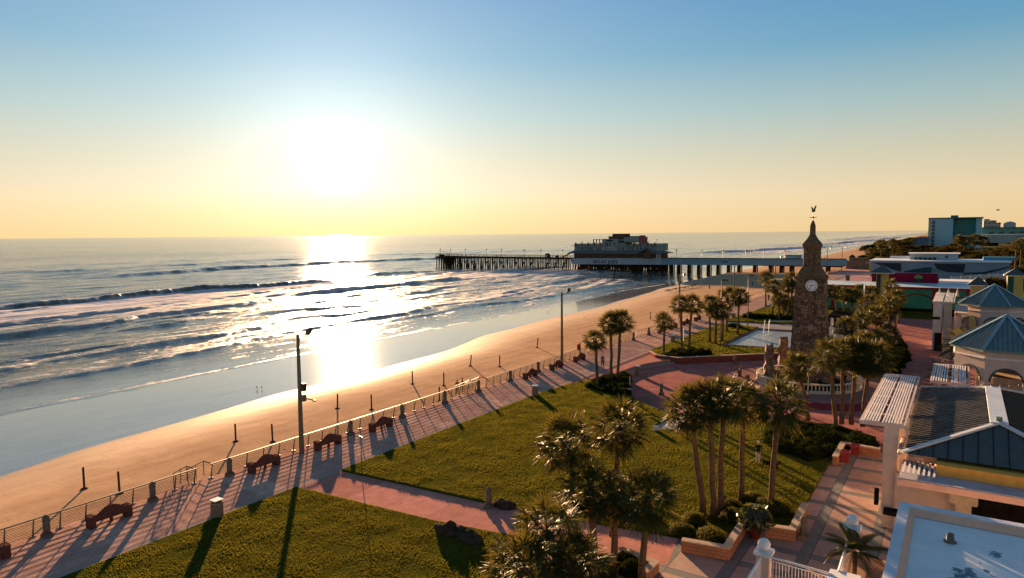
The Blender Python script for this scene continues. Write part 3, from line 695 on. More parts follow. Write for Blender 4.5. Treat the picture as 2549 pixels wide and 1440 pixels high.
# ------------------------------------------------------------ beach posts
BP = [(210, 1218, 1163, 0, 'leftmost dark post on the beach'), (298, 1230, 1175, -2, 'second dark beach post from the left, close to the railing'), (587, 1100, 1056, 0, 'third dark beach post from the left'), (679, 1101, 1058, -2, 'fourth dark beach post from the left, left of the tall pole'),
      (840, 1018, 982, 3, 'dark beach post right of the tall pole, nearer the water'), (925, 1021, 984, 0, 'dark beach post right of the tall pole, nearer the railing'), (1027, 957, 925, 0, 'upright dark post in the middle of the beach with a long shadow'), (1105, 961, 925, 0, 'dark beach post left of the second beach steps'),
      (1171, 912, 886, 6, 'leaning dark beach post past the second steps'), (1244, 914, 886, 0, 'upright dark beach post past the second steps'), (1337, 866, 842, 7, 'leaning dark beach post left of the second tall pole'), (1619, 795, 776, 0, 'far dark beach post right of the second tall pole'), (1094, 1000, 966, 0, 'short dark post hidden behind the railing near a bollard')]
bp0 = None
for i, (px, pb, pt, lean, lb) in enumerate(BP):
    gz_ = -1.45
    for _q in range(3): gx, gy = G(px, pb, gz_); gz_ = float(beach_z(np.array([gx]), np.array([gy]))[0][0])-.02
    h = hz(px, pt, (gx, gy))+1.45
    if bp0 is None:
        bp0 = thing('beach_post', lb, 'post', (0, 0, 0), group='dark wooden posts on the beach')
        MB().tube([(0, 0, 0), (0, 0, 1.7)], [.085, .08], 8).build('shaft', M_POST, bp0)
        b = MB(); b.lathe([(.30, 0), (.25, .07), (.09, .10)], n=10); b.build('footing', M_POST, bp0)
        bp0.location = (gx, gy, gz_)
    else:
        r = dup(bp0, (gx, gy, gz_), label=lb); r.rotation_euler = (0, math.radians(lean), 0)
gx, gy = G(1529, 702, -2.8); t = thing('marker_pile', 'lone thin pile standing in the shallows in front of the pier', 'pile', (gx, gy, -3.5))
MB().tube([(gx, gy, -3.5), (gx, gy, hz(1529, 680, (gx, gy)))], .2, 8).build('shaft', M_POST, t)

# ------------------------------------------------------------ rocks and driftwood
def rock(loc, r, sc, seed, label, m=M_ROCK, cat='rock', name='rock'):
    g = random.Random(seed); bm = bmesh.new(); bmesh.ops.create_icosphere(bm, subdivisions=4, radius=1)
    from mathutils import noise as mn
    for v_ in bm.verts:
        n = mn.fractal(v_.co*1.3+Vector((seed, 0, 0)), .8, 2.2, 5); v_.co *= (1+.42*n); v_.co.x *= sc[0]*r; v_.co.y *= sc[1]*r; v_.co.z = max(-.2, v_.co.z)*sc[2]*r
    me = bpy.data.meshes.new(name); bm.to_mesh(me); bm.free(); me.materials.append(m); me.polygons.foreach_set('use_smooth', [True]*len(me.polygons))
    o = bpy.data.objects.new(name, me); C.objects.link(o); o.location = loc
    return tag(o, label, cat)
p = put(1112, 1328, .1); rock(p, .62, (1.2, .9, 1.0), 3, 'taller dark craggy rock at the left end of the pair on the near lawn').rotation_euler = (0, 0, .5)
p = put(1160, 1338, .1); rock(p, .8, (1.5, .7, .55), 8, 'low long dark rock slab beside the craggy one on the near lawn').rotation_euler = (0, 0, -.3)
p = put(1254, 1258, .1); rock(p, .55, (1.4, .8, .6), 5, 'low dark rock next to the path bollard on the big lawn')

# ------------------------------------------------------------ palms
def fan_crown(seed, nleaf=54, K=21, el_lo=-52, el_hi=82, pet=(.75, 1.05), R=(.72, .95), wid=.025, stiff=.25):
    g = np.random.default_rng(seed); V = []; F = []
    def quad(a, b_, c, d): k = len(V); V.extend([a, b_, c, d]); F.append((k, k+1, k+2, k+3))
    for i in range(nleaf):
        az = i*2.39996+g.normal(0, .2); u = (i+.5)/nleaf; el = math.radians(el_hi+(el_lo-el_hi)*u**.9+g.normal(0, 7))
        d = np.array([math.cos(az)*math.cos(el), math.sin(az)*math.cos(el), math.sin(el)]); s = np.array([-math.sin(az), math.cos(az), 0]); up = np.cross(d, s)*-1
        if up[2] < 0 and el < 1.2: up = -up
        L = g.uniform(*pet); r = g.uniform(*R)
        hub = d*L-np.array([0, 0, .14*L*math.cos(el)])
        w_ = s*.022; quad(-w_, w_, hub+w_*.7, hub-w_*.7)
        tw = g.normal(0, .35); s2 = s*math.cos(tw)+up*math.sin(tw); up2 = np.cross(s2, d)
        for k in range(K):
            a = math.radians(-112+224*k/(K-1)+g.normal(0, 2.5)); dr = math.cos(a)*d+math.sin(a)*s2+up2*(.30*abs(math.sin(a))-.12)
            dr /= np.linalg.norm(dr); ll = r*(1-.22*abs(a)/2)*g.uniform(.9, 1.08)
            wv = np.cross(dr, up2)+up2*g.normal(0, .55); wv /= (np.linalg.norm(wv)+1e-9); fold = up2*.02
            m1 = hub+dr*ll*.5-np.array([0, 0, .05*ll]); tip = hub+dr*ll*.97-np.array([0, 0, stiff*ll*g.uniform(.5, 1.3)])
            quad(hub-wv*wid*.3, hub+wv*wid*.3, m1+wv*wid+fold, m1-wv*wid); quad(m1-wv*wid, m1+wv*wid+fold, tip+wv*.004, tip-wv*.004)
    return np.array(V), np.array(F)
def mesh_only(name, V, F, m):
    o = npmesh(name, V, F, m); me = o.data; bpy.data.objects.remove(o); return me
CROWNS = [mesh_only('palm_crown', *fan_crown(s), M_FROND) for s in (1, 2, 3, 4)]
def deadset(s):
    V, F = fan_crown(s, 9, 9, -70, -58, (.6, .9), (.5, .7), .03, .5); return V, F
DEADS = [mesh_only('dead_fronds', *deadset(s), M_DEAD) for s in (11, 12, 13)]
pk = [0]
def palm(base, top, label, group, scale=1., boots=True, dead=True, r0=.19, r1=.15, name='sabal_palm'):
    i = pk[0]; pk[0] += 1; g = random.Random(i*7+1)
    x, y, z = base; tx, ty, tz = top
    t = thing(name, label, 'palm tree', base, group=group)
    H_ = tz-z; pts = []; rad = []
    n = 7
    for k in range(n+1):
        u = k/n; bend = math.sin(u*PI)*g.uniform(-.06, .06)
        pts.append((x+(tx-x)*u**1.3+bend, y+(ty-y)*u**1.3, z+H_*u)); rad.append((r0+(r1-r0)*u)*(1.25 if k == 0 else 1)*(1+g.uniform(-.06, .06)))
    b = MB(); b.tube(pts, rad, 10)
    if boots:
        for k in range(34):
            a = k*2.4; hz_ = tz-1.05+k*.03; rr = r1+.03+.10*(k/34.)
            cx, cy = tx+(rr)*math.cos(a), ty+rr*math.sin(a)
            b.tube([(tx+.05*math.cos(a), ty+.05*math.sin(a), hz_-.1), (cx, cy, hz_+.12), (cx+.10*math.cos(a), cy+.10*math.sin(a), hz_+.26)], [.05, .045, .015], 4)
    b.build('trunk', M_BARK, t, True)
    c = bpy.data.objects.new('crown', CROWNS[i % 4]); C.objects.link(c); c.parent = t; c.location = Vector(top)-Vector(base)
    c.rotation_euler = (g.uniform(-.08, .08), g.uniform(-.08, .08), g.uniform(0, 6.28)); s = 1.12*scale*g.uniform(.94, 1.06); c.scale = (s, s, s*.95)
    if dead:
        d = bpy.data.objects.new('dead_fronds', DEADS[i % 3]); C.objects.link(d); d.parent = t; d.location = c.location+Vector((0, 0, -.15)); d.rotation_euler = (0, 0, g.uniform(0, 6)); d.scale = (s*.8,)*3
    return t
def palmpx(b, c, label, group, zb=.14, scale=1., **k):
    gx, gy = G(*b, zb); D = math.hypot(gx, gy); d = ray(*c); q = D/math.hypot(d[0], d[1]); top = (d[0]*q, d[1]*q, CH+d[2]*q)
    return palm((gx, gy, zb), top, label, group, scale, **k)
GA = 'palms on the bed at the tip of the big lawn'
palmpx((1487, 962), (1482, 848), 'shortest and leftmost palm of three at the tip of the big lawn', GA, scale=.95)
palmpx((1522, 947), (1520, 806), 'tall palm in the middle of three at the tip of the big lawn', GA, scale=.95)
palmpx((1537, 947), (1546, 800), 'tallest palm, rightmost of three at the tip of the big lawn', GA, scale=1.05)
GB = 'palms on the lawn in front of the pool'
palmpx((1653, 888), (1652, 800), 'short palm standing at the sharp corner of the long red planter', GB, scale=.95)
palmpx((1698, 883), (1695, 757), 'left palm of the tall pair rising from the dark planter shrubs', GB)
palmpx((1715, 870), (1723, 758), 'right palm of the tall pair rising from the dark planter shrubs', GB, scale=1.1)
palmpx((1767, 852), (1768, 757), 'leftmost palm of the cluster left of the lamp post', GB, scale=1.1)
palmpx((1781, 857), (1784, 775), 'low palm in the cluster beside the lamp post', GB, scale=.95)
palmpx((1798, 850), (1800, 776), 'low palm right behind the lamp post in the cluster', GB, scale=.95)
palmpx((1809, 824), (1811, 742), 'dense high palm at the right of the lamp post cluster', GB, scale=1.45)
palmpx((1836, 832), (1842, 738), 'palm with grey trunk between the two slim lamp posts', GB, scale=1.1)
GC_ = 'far palms left of the clock tower'
palmpx((1906, 763), (1907, 692), 'tall far palm standing alone at the promenade edge', GC_, scale=1.2)
palmpx((1923, 794), (1925, 713), 'palm second from the left in the far group by the tower', GC_, scale=1.1)
palmpx((1939, 796), (1938, 745), 'low palm in front of the far group by the tower', GC_)
palmpx((1950, 794), (1951, 748), 'second low palm in front of the far group by the tower', GC_)
palmpx((1961, 790), (1963, 712), 'tall palm close to the tower wall in the far group', GC_, scale=1.15)
palmpx((1970, 791), (1972, 698), 'tallest palm partly behind the clock tower', GC_, scale=1.15)
GD = 'palms growing among clipped bushes on the big lawn'
palmpx((1750, 1282), (1716, 1018), 'leftmost palm of the five in front of the tower plaza', GD, scale=1.0)
palmpx((1776, 1288), (1765, 1000), 'second palm of the five, with shaggy dead fronds', GD, scale=.95)
palmpx((1791, 1282), (1803, 992), 'middle palm of the five in front of the tower plaza', GD, scale=1.0)
palmpx((1845, 1247), (1850, 1002), 'fourth palm of the five, just left of the standing man', GD, scale=1.0)
palmpx((1917, 1272), (1941, 1005), 'rightmost palm of the five, just right of the standing man', GD, scale=1.15)
GE = 'palms beside the near path'
palmpx((1440, 1360), (1408, 1098), 'left palm of the high pair over the near path, leaning left', GE, scale=1.1)
palmpx((1526, 1335), (1543, 1062), 'right palm of the high pair, its orange boots visible below the crown', GE, scale=1.1)
palmpx((1482, 1445), (1468, 1222), 'low palm left of the slim pale trunk near the bottom edge', GE, scale=1.0)
palmpx((1526, 1417), (1536, 1238), 'low palm with the slim pale trunk near the bottom edge', GE, scale=.9)
palmpx((1598, 1448), (1612, 1240), 'dark palm closest to the planter corner at the bottom', GE, scale=1.05)
palmpx((1400, 1640), (1362, 1318), 'large palm crown at the bottom edge, upper one of two', GE, scale=.95)
palmpx((1330, 1730), (1306, 1412), 'large palm crown cut by the bottom edge, lower left one', GE, scale=.95)
palmpx((1440, 1700), (1432, 1400), 'palm crown cut by the bottom edge between the trunks', GE, scale=.9)
GF = 'palms around the foot of the clock tower'
palmpx((2012, 1047), (1984, 912), 'leaning palm in front of the tower fountain', GF, zb=-.4, scale=1.0)
palmpx((2080, 1072), (2066, 884), 'left palm of the row of four in front of the right side of the fountain', GF, scale=1.0, zb=0)
palmpx((2095, 1055), (2100, 880), 'second palm of the row of four right of the fountain', GF, scale=1.1, zb=0)
palmpx((2119, 1057), (2132, 886), 'third palm of the row of four right of the fountain', GF, scale=1.1, zb=0)
palmpx((2147, 1062), (2168, 892), 'fourth palm of the row, nearest the slatted canopy', GF, scale=1.1, zb=0)
GG_ = 'dense palm grove right of the clock tower'
grove = [((2078, 960), (2070, 860), 'palm close behind the tower fountain, right of the tower wall', 1.0), ((2112, 905), (2104, 812), 'palm in the near left of the grove with golden tips', 1.1), ((2148, 890), (2140, 800), 'palm at the centre of the near row of the grove', 1.2), ((2186, 880), (2178, 786), 'palm near the right of the grove below the bright tuft', 1.2), ((2214, 872), (2214, 762), 'thick trunked palm at the right end of the grove', 1.2),
 ((2150, 850), (2160, 755), 'palm in the middle rows of the grove, left of centre', 1.2), ((2190, 845), (2196, 768), 'palm in the middle rows of the grove, right of centre', 1.3), ((2228, 842), (2232, 742), 'palm at the right edge of the grove before the green wall', 1.2),
 ((2085, 812), (2078, 728), 'palm behind the tower at the left end of the back row', 1.1), ((2103, 806), (2098, 732), 'second palm from the left in the back row of the grove', 1.2), ((2122, 808), (2120, 738), 'third palm from the left in the back row of the grove', 1.2), ((2142, 808), (2142, 725), 'fourth palm from the left in the back row of the grove', 1.2), ((2165, 806), (2166, 730), 'fifth palm from the left in the back row of the grove', 1.2), ((2196, 806), (2197, 752), 'palm in front of the yellow kiosk tower', 1.1), ((2214, 806), (2218, 712), 'highest palm of the back row in front of the maroon wall', 1.2), ((2236, 806), (2236, 740), 'rightmost palm of the back row', 1.0), ((2180, 920), (2186, 850), 'low palm at the front of the grove above the dark bed', 1.2), ((2150, 930), (2150, 852), 'low palm at the front of the grove with sunlit tuft', 1.2), ((2212, 905), (2212, 832), 'low palm at the front right of the grove', 1.1)]
for b_, c_, lb, s in grove: palmpx(b_, c_, lb, GG_, zb=-.3, scale=s*.86, dead=False, boots=False)

# ------------------------------------------------------------ shrubs
def leafcloud(name, blobs, n, size, m, parent=None, seed=1, surf=.55):
    g = np.random.default_rng(seed); blobs = np.array(blobs, float)    # x y z rx ry rz
    wts = blobs[:, 3]*blobs[:, 4]+blobs[:, 3]*blobs[:, 5]; k = g.choice(len(blobs), n, p=wts/wts.sum())
    d = g.normal(0, 1, (n, 3)); d /= np.linalg.norm(d, axis=1)[:, None]; d[:, 2] = np.abs(d[:, 2])*np.where(g.random(n) < .85, 1, -.5)
    r = (surf+(1-surf)*g.random(n)**.6)[:, None]*(1+.06*g.normal(0, 1, (n, 1)))
    c = blobs[k, :3]+d*blobs[k, 3:]*r
    u = g.normal(0, 1, (n, 3)); u = u-(u*d).sum(1)[:, None]*d*.55; u /= np.linalg.norm(u, axis=1)[:, None]; w_ = np.cross(u, d+g.normal(0, .5, (n, 3))); w_ /= np.linalg.norm(w_, axis=1)[:, None]
    s = (size*g.uniform(.6, 1.4, n))[:, None]
    V = np.concatenate([c-u*s, c+w_*s*.5, c+u*s, c-w_*s*.5]); i = np.arange(n); F = np.stack([i, i+n, i+2*n, i+3*n], 1)
    return npmesh(name, V, F, m, parent)
def core(b, blobs, f=.82):
    for (x, y, z, rx, ry, rz) in blobs:
        n = 12; prof = [(math.cos(a), math.sin(a)) for a in [k*PI/2/5 for k in range(6)]]
        vs = []; 
        b.lathe([(max(.01, p[0])*f, p[1]*rz*f) for p in prof], (x, y, z), n, 0, rx, ry)
    return b
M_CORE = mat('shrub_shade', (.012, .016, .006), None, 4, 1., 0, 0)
def shrub(loc, r, label, m=M_HEDGE, group='clipped round bushes in the planter', n=2600, size=.045, seed=1):
    t = thing('round_bush', label, 'bush', loc, group=group)
    bl = [(loc[0], loc[1], loc[2], *r)]
    core(MB(), bl).build('stems', M_CORE, t, True)
    leafcloud('foliage', bl, n, size, m, t, seed, .9); return t
bs = [((1772, 1345), (.95, .95, .80), 'large clipped round bush at the front corner of the planter'), ((1728, 1300), (.75, .75, .7), 'clipped bush at the left side of the planter by the first palm'), ((1822, 1290), (.7, .7, .7), 'clipped bush behind the potted plant'), ((1818, 1262), (.8, .7, .6), 'clipped bush behind the second palm trunk'),
      ((1800, 1250), (.7, .6, .55), 'low clipped bush at the back left of the planter'), ((1880, 1245), (.85, .7, .6), 'clipped bush between the fourth and fifth palms'), ((1870, 1272), (.6, .6, .5), 'small bright clipped bush above the potted plant'), ((1935, 1270), (1.0, .9, .8), 'large clipped bush at the right of the fifth palm'), ((1905, 1262), (.7, .7, .65), 'clipped bush left of the fifth palm trunk'), ((1700, 1322), (.8, .6, .5), 'low feathery bush at the left end of the planter')]
for i, (p_, r_, lb) in enumerate(bs): shrub((*G(*p_, .3), .2), r_, lb, seed=i+30)
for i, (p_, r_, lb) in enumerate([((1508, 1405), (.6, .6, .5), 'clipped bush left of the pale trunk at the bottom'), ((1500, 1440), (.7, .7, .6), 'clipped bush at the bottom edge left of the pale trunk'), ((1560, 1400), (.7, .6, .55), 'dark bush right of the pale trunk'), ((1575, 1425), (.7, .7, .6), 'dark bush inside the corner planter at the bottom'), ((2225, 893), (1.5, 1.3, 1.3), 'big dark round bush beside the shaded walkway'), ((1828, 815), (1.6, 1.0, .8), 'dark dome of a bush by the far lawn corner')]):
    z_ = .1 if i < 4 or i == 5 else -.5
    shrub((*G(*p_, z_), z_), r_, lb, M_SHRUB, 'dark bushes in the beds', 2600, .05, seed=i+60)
# low beds
def bed(name, poly, z, h, n, label, size=.07, seed=1, m=M_SHRUB, dens=.8):
    P = np.array(poly); g = np.random.default_rng(seed); x0, y0 = P.min(0); x1, y1 = P.max(0); bl = []
    xx = g.uniform(x0, x1, 6000); yy = g.uniform(y0, y1, 6000); k = inpoly(xx, yy, poly); xx, yy = xx[k], yy[k]
    area = (x1-x0)*(y1-y0)*k.mean(); q = int(min(len(xx), area*dens))
    for i in range(q): r = g.uniform(.5, .95); bl.append((xx[i], yy[i], z, r, r, h*g.uniform(.7, 1.1)))
    t = thing(name, label, 'planting', (float(P[:, 0].mean()), float(P[:, 1].mean()), z))
    sb = MB(); cx, cy = P.mean(0); sb.prism([(cx+(a-cx)*.97, cy+(b_-cy)*.97) for a, b_ in poly], z-.3, z+h*.35); core(sb, bl, .8); sb.build('stems', M_CORE, t)
    leafcloud('foliage', bl, n, size, m, t, seed, .85)
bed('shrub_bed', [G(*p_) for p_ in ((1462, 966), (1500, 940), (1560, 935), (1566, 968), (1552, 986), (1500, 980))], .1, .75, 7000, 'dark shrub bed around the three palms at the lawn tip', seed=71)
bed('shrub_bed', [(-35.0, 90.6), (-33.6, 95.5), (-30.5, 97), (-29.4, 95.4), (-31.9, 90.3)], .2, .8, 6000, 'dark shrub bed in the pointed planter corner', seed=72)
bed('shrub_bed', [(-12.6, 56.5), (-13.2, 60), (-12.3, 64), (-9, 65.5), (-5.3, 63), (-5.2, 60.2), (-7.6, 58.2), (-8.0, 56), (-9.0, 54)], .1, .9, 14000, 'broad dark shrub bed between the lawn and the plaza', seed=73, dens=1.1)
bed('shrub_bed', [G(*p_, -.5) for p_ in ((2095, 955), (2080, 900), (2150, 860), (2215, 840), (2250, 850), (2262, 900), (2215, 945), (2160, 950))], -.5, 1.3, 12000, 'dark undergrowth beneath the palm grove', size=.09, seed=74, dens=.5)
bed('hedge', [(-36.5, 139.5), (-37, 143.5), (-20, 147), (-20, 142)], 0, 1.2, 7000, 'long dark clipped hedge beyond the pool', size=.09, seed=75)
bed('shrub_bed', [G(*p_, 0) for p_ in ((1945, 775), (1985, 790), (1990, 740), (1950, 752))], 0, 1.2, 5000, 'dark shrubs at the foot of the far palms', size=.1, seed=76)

# ------------------------------------------------------------ planter walls
def wall_run(name, pts, h, th, label, cap=True, z=0., m=M_WALLB, mc=M_CAP, closed=False, group=None):
    t = thing(name, label, 'planter wall', (pts[0][0], pts[0][1], z), group=group)
    b = MB(); c = MB()
    def off(pts, d):
        out = []
        for i in range(len(pts)):
            p = Vector(pts[i]).to_2d() if len(pts[i]) > 2 else Vector(pts[i])
            a = Vector(pts[max(i-1, 0)]); q = Vector(pts[min(i+1, len(pts)-1)])
            d1 = (p-a).normalized() if i > 0 else (q-p).normalized(); d2 = (q-p).normalized() if i < len(pts)-1 else d1
            n = Vector((-(d1+d2).y, (d1+d2).x)).normalized(); k = d/max(.4, n.dot(Vector((-d1.y, d1.x)))); out.append(tuple(p+n*k))
        return out
    l, r = off(pts, th/2), off(pts, -th/2); b.prism(l+list(reversed(r)), z-.1, z+h)
    b.build('wall', m, t)
    if cap:
        l, r = off(pts, th/2+.04), off(pts, -th/2-.04); c.prism(l+list(reversed(r)), z+h, z+h+.08); c.build('coping', mc, t)
    return t
wall_run('planter_wall', [G(*p_) for p_ in ((1697, 1372), (1808, 1392), (1852, 1322))], .62, .34, 'V shaped block planter wall left of the potted plant', group='low block planter walls')
wall_run('planter_wall', [G(*p_) for p_ in ((1905, 1335), (1972, 1345), (2004, 1278))], .62, .34, 'V shaped block planter wall right of the potted plant', group='low block planter walls')
wall_run('planter_wall', [G(*p_) for p_ in ((2078, 1158), (2098, 1122), (2190, 1138))], .6, .34, 'block planter wall behind the two square red pots', group='low block planter walls')
wall_run('planter_wall', [G(*p_) for p_ in ((1600, 1452), (1630, 1425), (1560, 1395))], .5, .34, 'block planter wall at the bottom edge under the dark palm', group='low block planter walls')
m_pr = brickmat('red_planter_brick', (.22, .07, .05), (.17, .05, .04), (.10, .05, .04), .4, .2, .015, wall=True, world=False)
wall_run('planter_wall', [(-37.2, 92.6), (-35.3, 90.1), (-32.0, 89.5), (-27.7, 93.8), (-24.5, 96.9), (-21.1, 100.0), (-17.2, 101.8)], .95, .34, 'long dark red planter wall with pale coping around the pool lawn', z=-.6, m=m_pr, group='low block planter walls')
p = put(1562, 985, -.4); t = thing('utility_box', 'small dark box on the plaza edge beside the shrub bed', 'box', p)
b = MB(); b.cbox((p[0], p[1], p[2]+.35), (.8, .5, .7)); b.build('cabinet', M_POST, t, bevel=.02); b = MB(); b.cbox((p[0], p[1], p[2]+.73), (.9, .6, .06)); b.build('top', M_CAP, t)
p = put(1568, 980, -.4); t = thing('thin_post', 'thin pale post beside the shrub bed at the plaza edge', 'post', p); MB().tube([p, (p[0], p[1], p[2]+1.9)], .05, 6).build('shaft', M_CAP, t)

# pots
def pot(px, py, r, h, label, plant, square=False, z=0., seed=1):
    p = put(px, py, z); t = thing('red_pot', label, 'plant pot', p, group='red plant pots')
    b = MB(); 
    if square: b.lathe([(r*1.0, 0), (r*1.25, h*.92), (r*1.32, h*.92), (r*1.32, h), (r*1.1, h), (r*1.05, h-.08)], p, 4, PI/4)
    else: b.lathe([(r*.72, 0), (r*.95, h*.85), (r*1.08, h*.85), (r*1.08, h), (r*.92, h), (r*.88, h-.08)], p, 20)
    b.build('pot', M_RED, t, not square)
    if plant:
        g = random.Random(seed); b = MB()
        for k in range(9):
            a = g.uniform(0, 6.28); b.tube([(p[0], p[1], p[2]+h-.1), (p[0]+.3*math.cos(a), p[1]+.3*math.sin(a), p[2]+h+.5)], .02, 4)
        b.build('stems', M_BARK, t)
        leafcloud('foliage', [(p[0], p[1], p[2]+h+.2, 1.0, 1.0, .95), (p[0]+.3, p[1], p[2]+h+.5, .6, .6, .7)], 900, .17, leafmat('ficus_leaf', (.04, .06, .014), (.018, .03, .008), (.12, .14, .02), .35, .5, .2), t, 5, .3)
    return t
pot(1878, 1338, .42, .72, 'round red pot holding a glossy bushy plant between the planter walls', True)
pot(2104, 1150, .36, .85, 'square red pot in front, nearest the lawn', False, True)
pot(2128, 1132, .36, .8, 'square red pot behind, against the planter wall', False, True)
# ------------------------------------------------------------ clock tower
def stonemat(name, cs, scale, rough=.95):
    m, nt, b, o = setup(name); v = coords(nt)
    vo = nn(nt, 'ShaderNodeTexVoronoi'); vo.inputs['Scale'].default_value = scale; vo.inputs['Randomness'].default_value = .8; nt.links.new(v, vo.inputs['Vector'])
    ve = nn(nt, 'ShaderNodeTexVoronoi', feature='DISTANCE_TO_EDGE'); ve.inputs['Scale'].default_value = scale; ve.inputs['Randomness'].default_value = .9; nt.links.new(v, ve.inputs['Vector'])
    s = nn(nt, 'ShaderNodeSeparateColor'); nt.links.new(vo.outputs['Color'], s.inputs[0])
    c = ramp(nt, s.outputs[0], [(0, cs[0]), (.35, cs[1]), (.7, cs[2]), (1, cs[3])])
    c = mix(nt, .6, c, ramp(nt, noise(nt, v, 5, 6, .7), [(.3, (.5, .5, .5)), (.7, (1.3, 1.3, 1.3))]), 'MULTIPLY')
    c = mix(nt, ramp(nt, ve.outputs['Distance'], [(0, 1), (.10, 0)]), c, (.035, .022, .015))
    nt.links.new(c, b.inputs['Base Color']); b.inputs['Roughness'].default_value = rough
    h = mix(nt, .3, ramp(nt, ve.outputs['Distance'], [(0, 0), (.15, 1)]), noise(nt, v, 14, 6)); bump(nt, b, h, 1., .06)
    return m
M_STONE = stonemat('coquina_stone', [(.08, .045, .022), (.18, .105, .055), (.30, .19, .11), (.13, .08, .045)], 2.9)
M_ASH = mat('dressed_stone', (.18, .12, .07), (.11, .075, .045), 2, .9, 0, .5, 18)
TX, TY = -14.35, 84.3
tw = thing('clock_tower', 'tall tapering coquina stone clock tower with a weathervane, beside the palm grove', 'tower', (TX, TY, -.5))
def chsq(a, c): return [(-a+c, -a), (a-c, -a), (a, -a+c), (a, a-c), (a-c, a), (-a+c, a), (-a, a-c), (-a, -a+c)]
def loft(secs, cx=TX, cy=TY, rot=0.):
    vs = []; fs = []; n = len(secs[0][0])
    for poly, z in secs:
        for p in poly: vs.append((cx+p[0]*math.cos(rot)-p[1]*math.sin(rot), cy+p[0]*math.sin(rot)+p[1]*math.cos(rot), z))
    for i in range(len(secs)-1):
        for k in range(n): fs.append((i*n+k, i*n+(k+1) % n, (i+1)*n+(k+1) % n, (i+1)*n+k))
    fs += [tuple(reversed(range(n))), tuple(range((len(secs)-1)*n, len(secs)*n))]
    return MB().add(vs, fs)
TR = math.radians(10)
loft([(chsq(2.3, .68), -.5), (chsq(2.12, .62), 3), (chsq(1.88, .55), 7.5), (chsq(1.64, .48), 12.1)], rot=TR).build('shaft', M_STONE, tw)
loft([(chsq(1.72, .50), 12.1), (chsq(1.76, .52), 12.35), (chsq(1.6, .47), 12.45), (chsq(1.22, .36), 13.1), (chsq(1.0, .29), 13.45)], rot=TR).build('shoulder_roof', M_ASH, tw)
lan = loft([(chsq(.88, .36), 13.4), (chsq(.84, .35), 15.45)], rot=TR); o = lan.build('lantern', M_STONE, tw)
b = MB()
for k in range(8):
    a = k*PI/4+TR+PI/8; b.cbox((TX+.90*math.cos(a), TY+.90*math.sin(a), 14.5), (.15, .15, 1.9), a)
for k in range(4):
    a = k*PI/2+TR; b.cbox((TX+.855*math.cos(a), TY+.855*math.sin(a), 14.6), (.06, .3, 1.1), a)
b.build('pilaster', M_ASH, o)
loft([(chsq(.90, .34), 15.45), (chsq(1.03, .4), 15.75), (chsq(1.06, .4), 15.95), (chsq(.98, .37), 16.1), (chsq(.58, .22), 16.6), (chsq(.47, .17), 16.8)], rot=TR).build('cornice_roof', M_ASH, tw)
loft([(chsq(.45, .16), 16.8), (chsq(.38, .13), 17.0), (chsq(.31, .11), 17.1), (chsq(.29, .10), 18.05), (chsq(.18, .07), 18.45), (chsq(.02, .008), 18.75)], rot=TR).build('spire', M_ASH, tw)
wv = MB(); wv.tube([(TX, TY, 18.6), (TX, TY, 19.75)], .035, 6)
wv.tube([(TX-.38, TY, 19.02), (TX+.38, TY, 19.02)], .03, 5); wv.tube([(TX, TY-.38, 19.02), (TX, TY+.38, 19.02)], .03, 5); wv.lathe([(.02, -.14), (.14, 0), (.02, .14)], (TX, TY, 19.02), 8)
wvo = wv.build('weathervane', M_DARKM, tw)
# bird figure of the vane: body, raised wings, tail
pr = [(a_*.68, b_*.8) for a_, b_ in [(-.12, 0), (.10, .02), (.30, .20), (.38, .30), (.33, .34), (.24, .30), (.40, .62), (.46, 1.0), (.30, .92), (.12, .62), (.02, .40), (-.10, .66), (-.32, .86), (-.30, .55), (-.20, .28), (-.24, .10)]]
b = MB(); n = len(pr); b.add([(TX+p[0], TY-.05, 19.6+p[1]) for p in pr]+[(TX+p[0], TY+.05, 19.6+p[1]) for p in pr], [tuple(range(n)), tuple(reversed(range(n, 2*n)))]+[(i, i+n, (i+1) % n+n, (i+1) % n) for i in range(n)])
b.build('bird_figure', M_DARKM, wvo)
# clock on the face towards the square
fn = Vector((math.sin(TR), -math.cos(TR), 0)); fu = Vector((0, 0, 1)); fr = Vector((math.cos(TR), math.sin(TR), 0)); slope = 1.98
cc = Vector((TX, TY, 11.35))+fn*1.70
def disc(r0, r1, d0, d1, n=32):
    b = MB(); vs = []
    for d in (d0, d1):
        for k in range(n): a = 2*PI*k/n; vs.append(cc+fr*(r0*math.cos(a))+fu*(r0*math.sin(a))+fn*d)
    return b.add(vs, [tuple(range(n, 2*n)), tuple(reversed(range(n)))]+[(k, (k+1) % n, (k+1) % n+n, k+n) for k in range(n)])
rim = disc(.74, 0, -.1, .05).build('clock_rim', M_DARKM, tw)
face = disc(.64, 0, .04, .07).build('clock_face', mat('clock_white', (.80, .82, .84), (.76, .78, .80), 2, .5, 0, 0), tw)
M_BLK = mat('black_enamel', (.015, .015, .015), None, 2, .5, 0, 0)
NUM = ['XII', 'I', 'II', 'III', 'IIII', 'V', 'VI', 'VII', 'VIII', 'IX', 'X', 'XI']
RF = Matrix((tuple((fr.x, 0, fn.x)), (fr.y, 0, fn.y), (0, 1, 0)))
for k, t_ in enumerate(NUM):
    a = PI/2-k*PI/6; p = cc+fr*(.50*math.cos(a))+fu*(.50*math.sin(a))+fn*.075
    rot = RF @ Matrix.Rotation(-k*PI/6, 3, 'Z'); q = p-(rot @ Vector((0, .085, 0)))
    text_mesh('numeral', t_, .23, M_BLK, face, q, rot, .004, 'CENTER', .8)
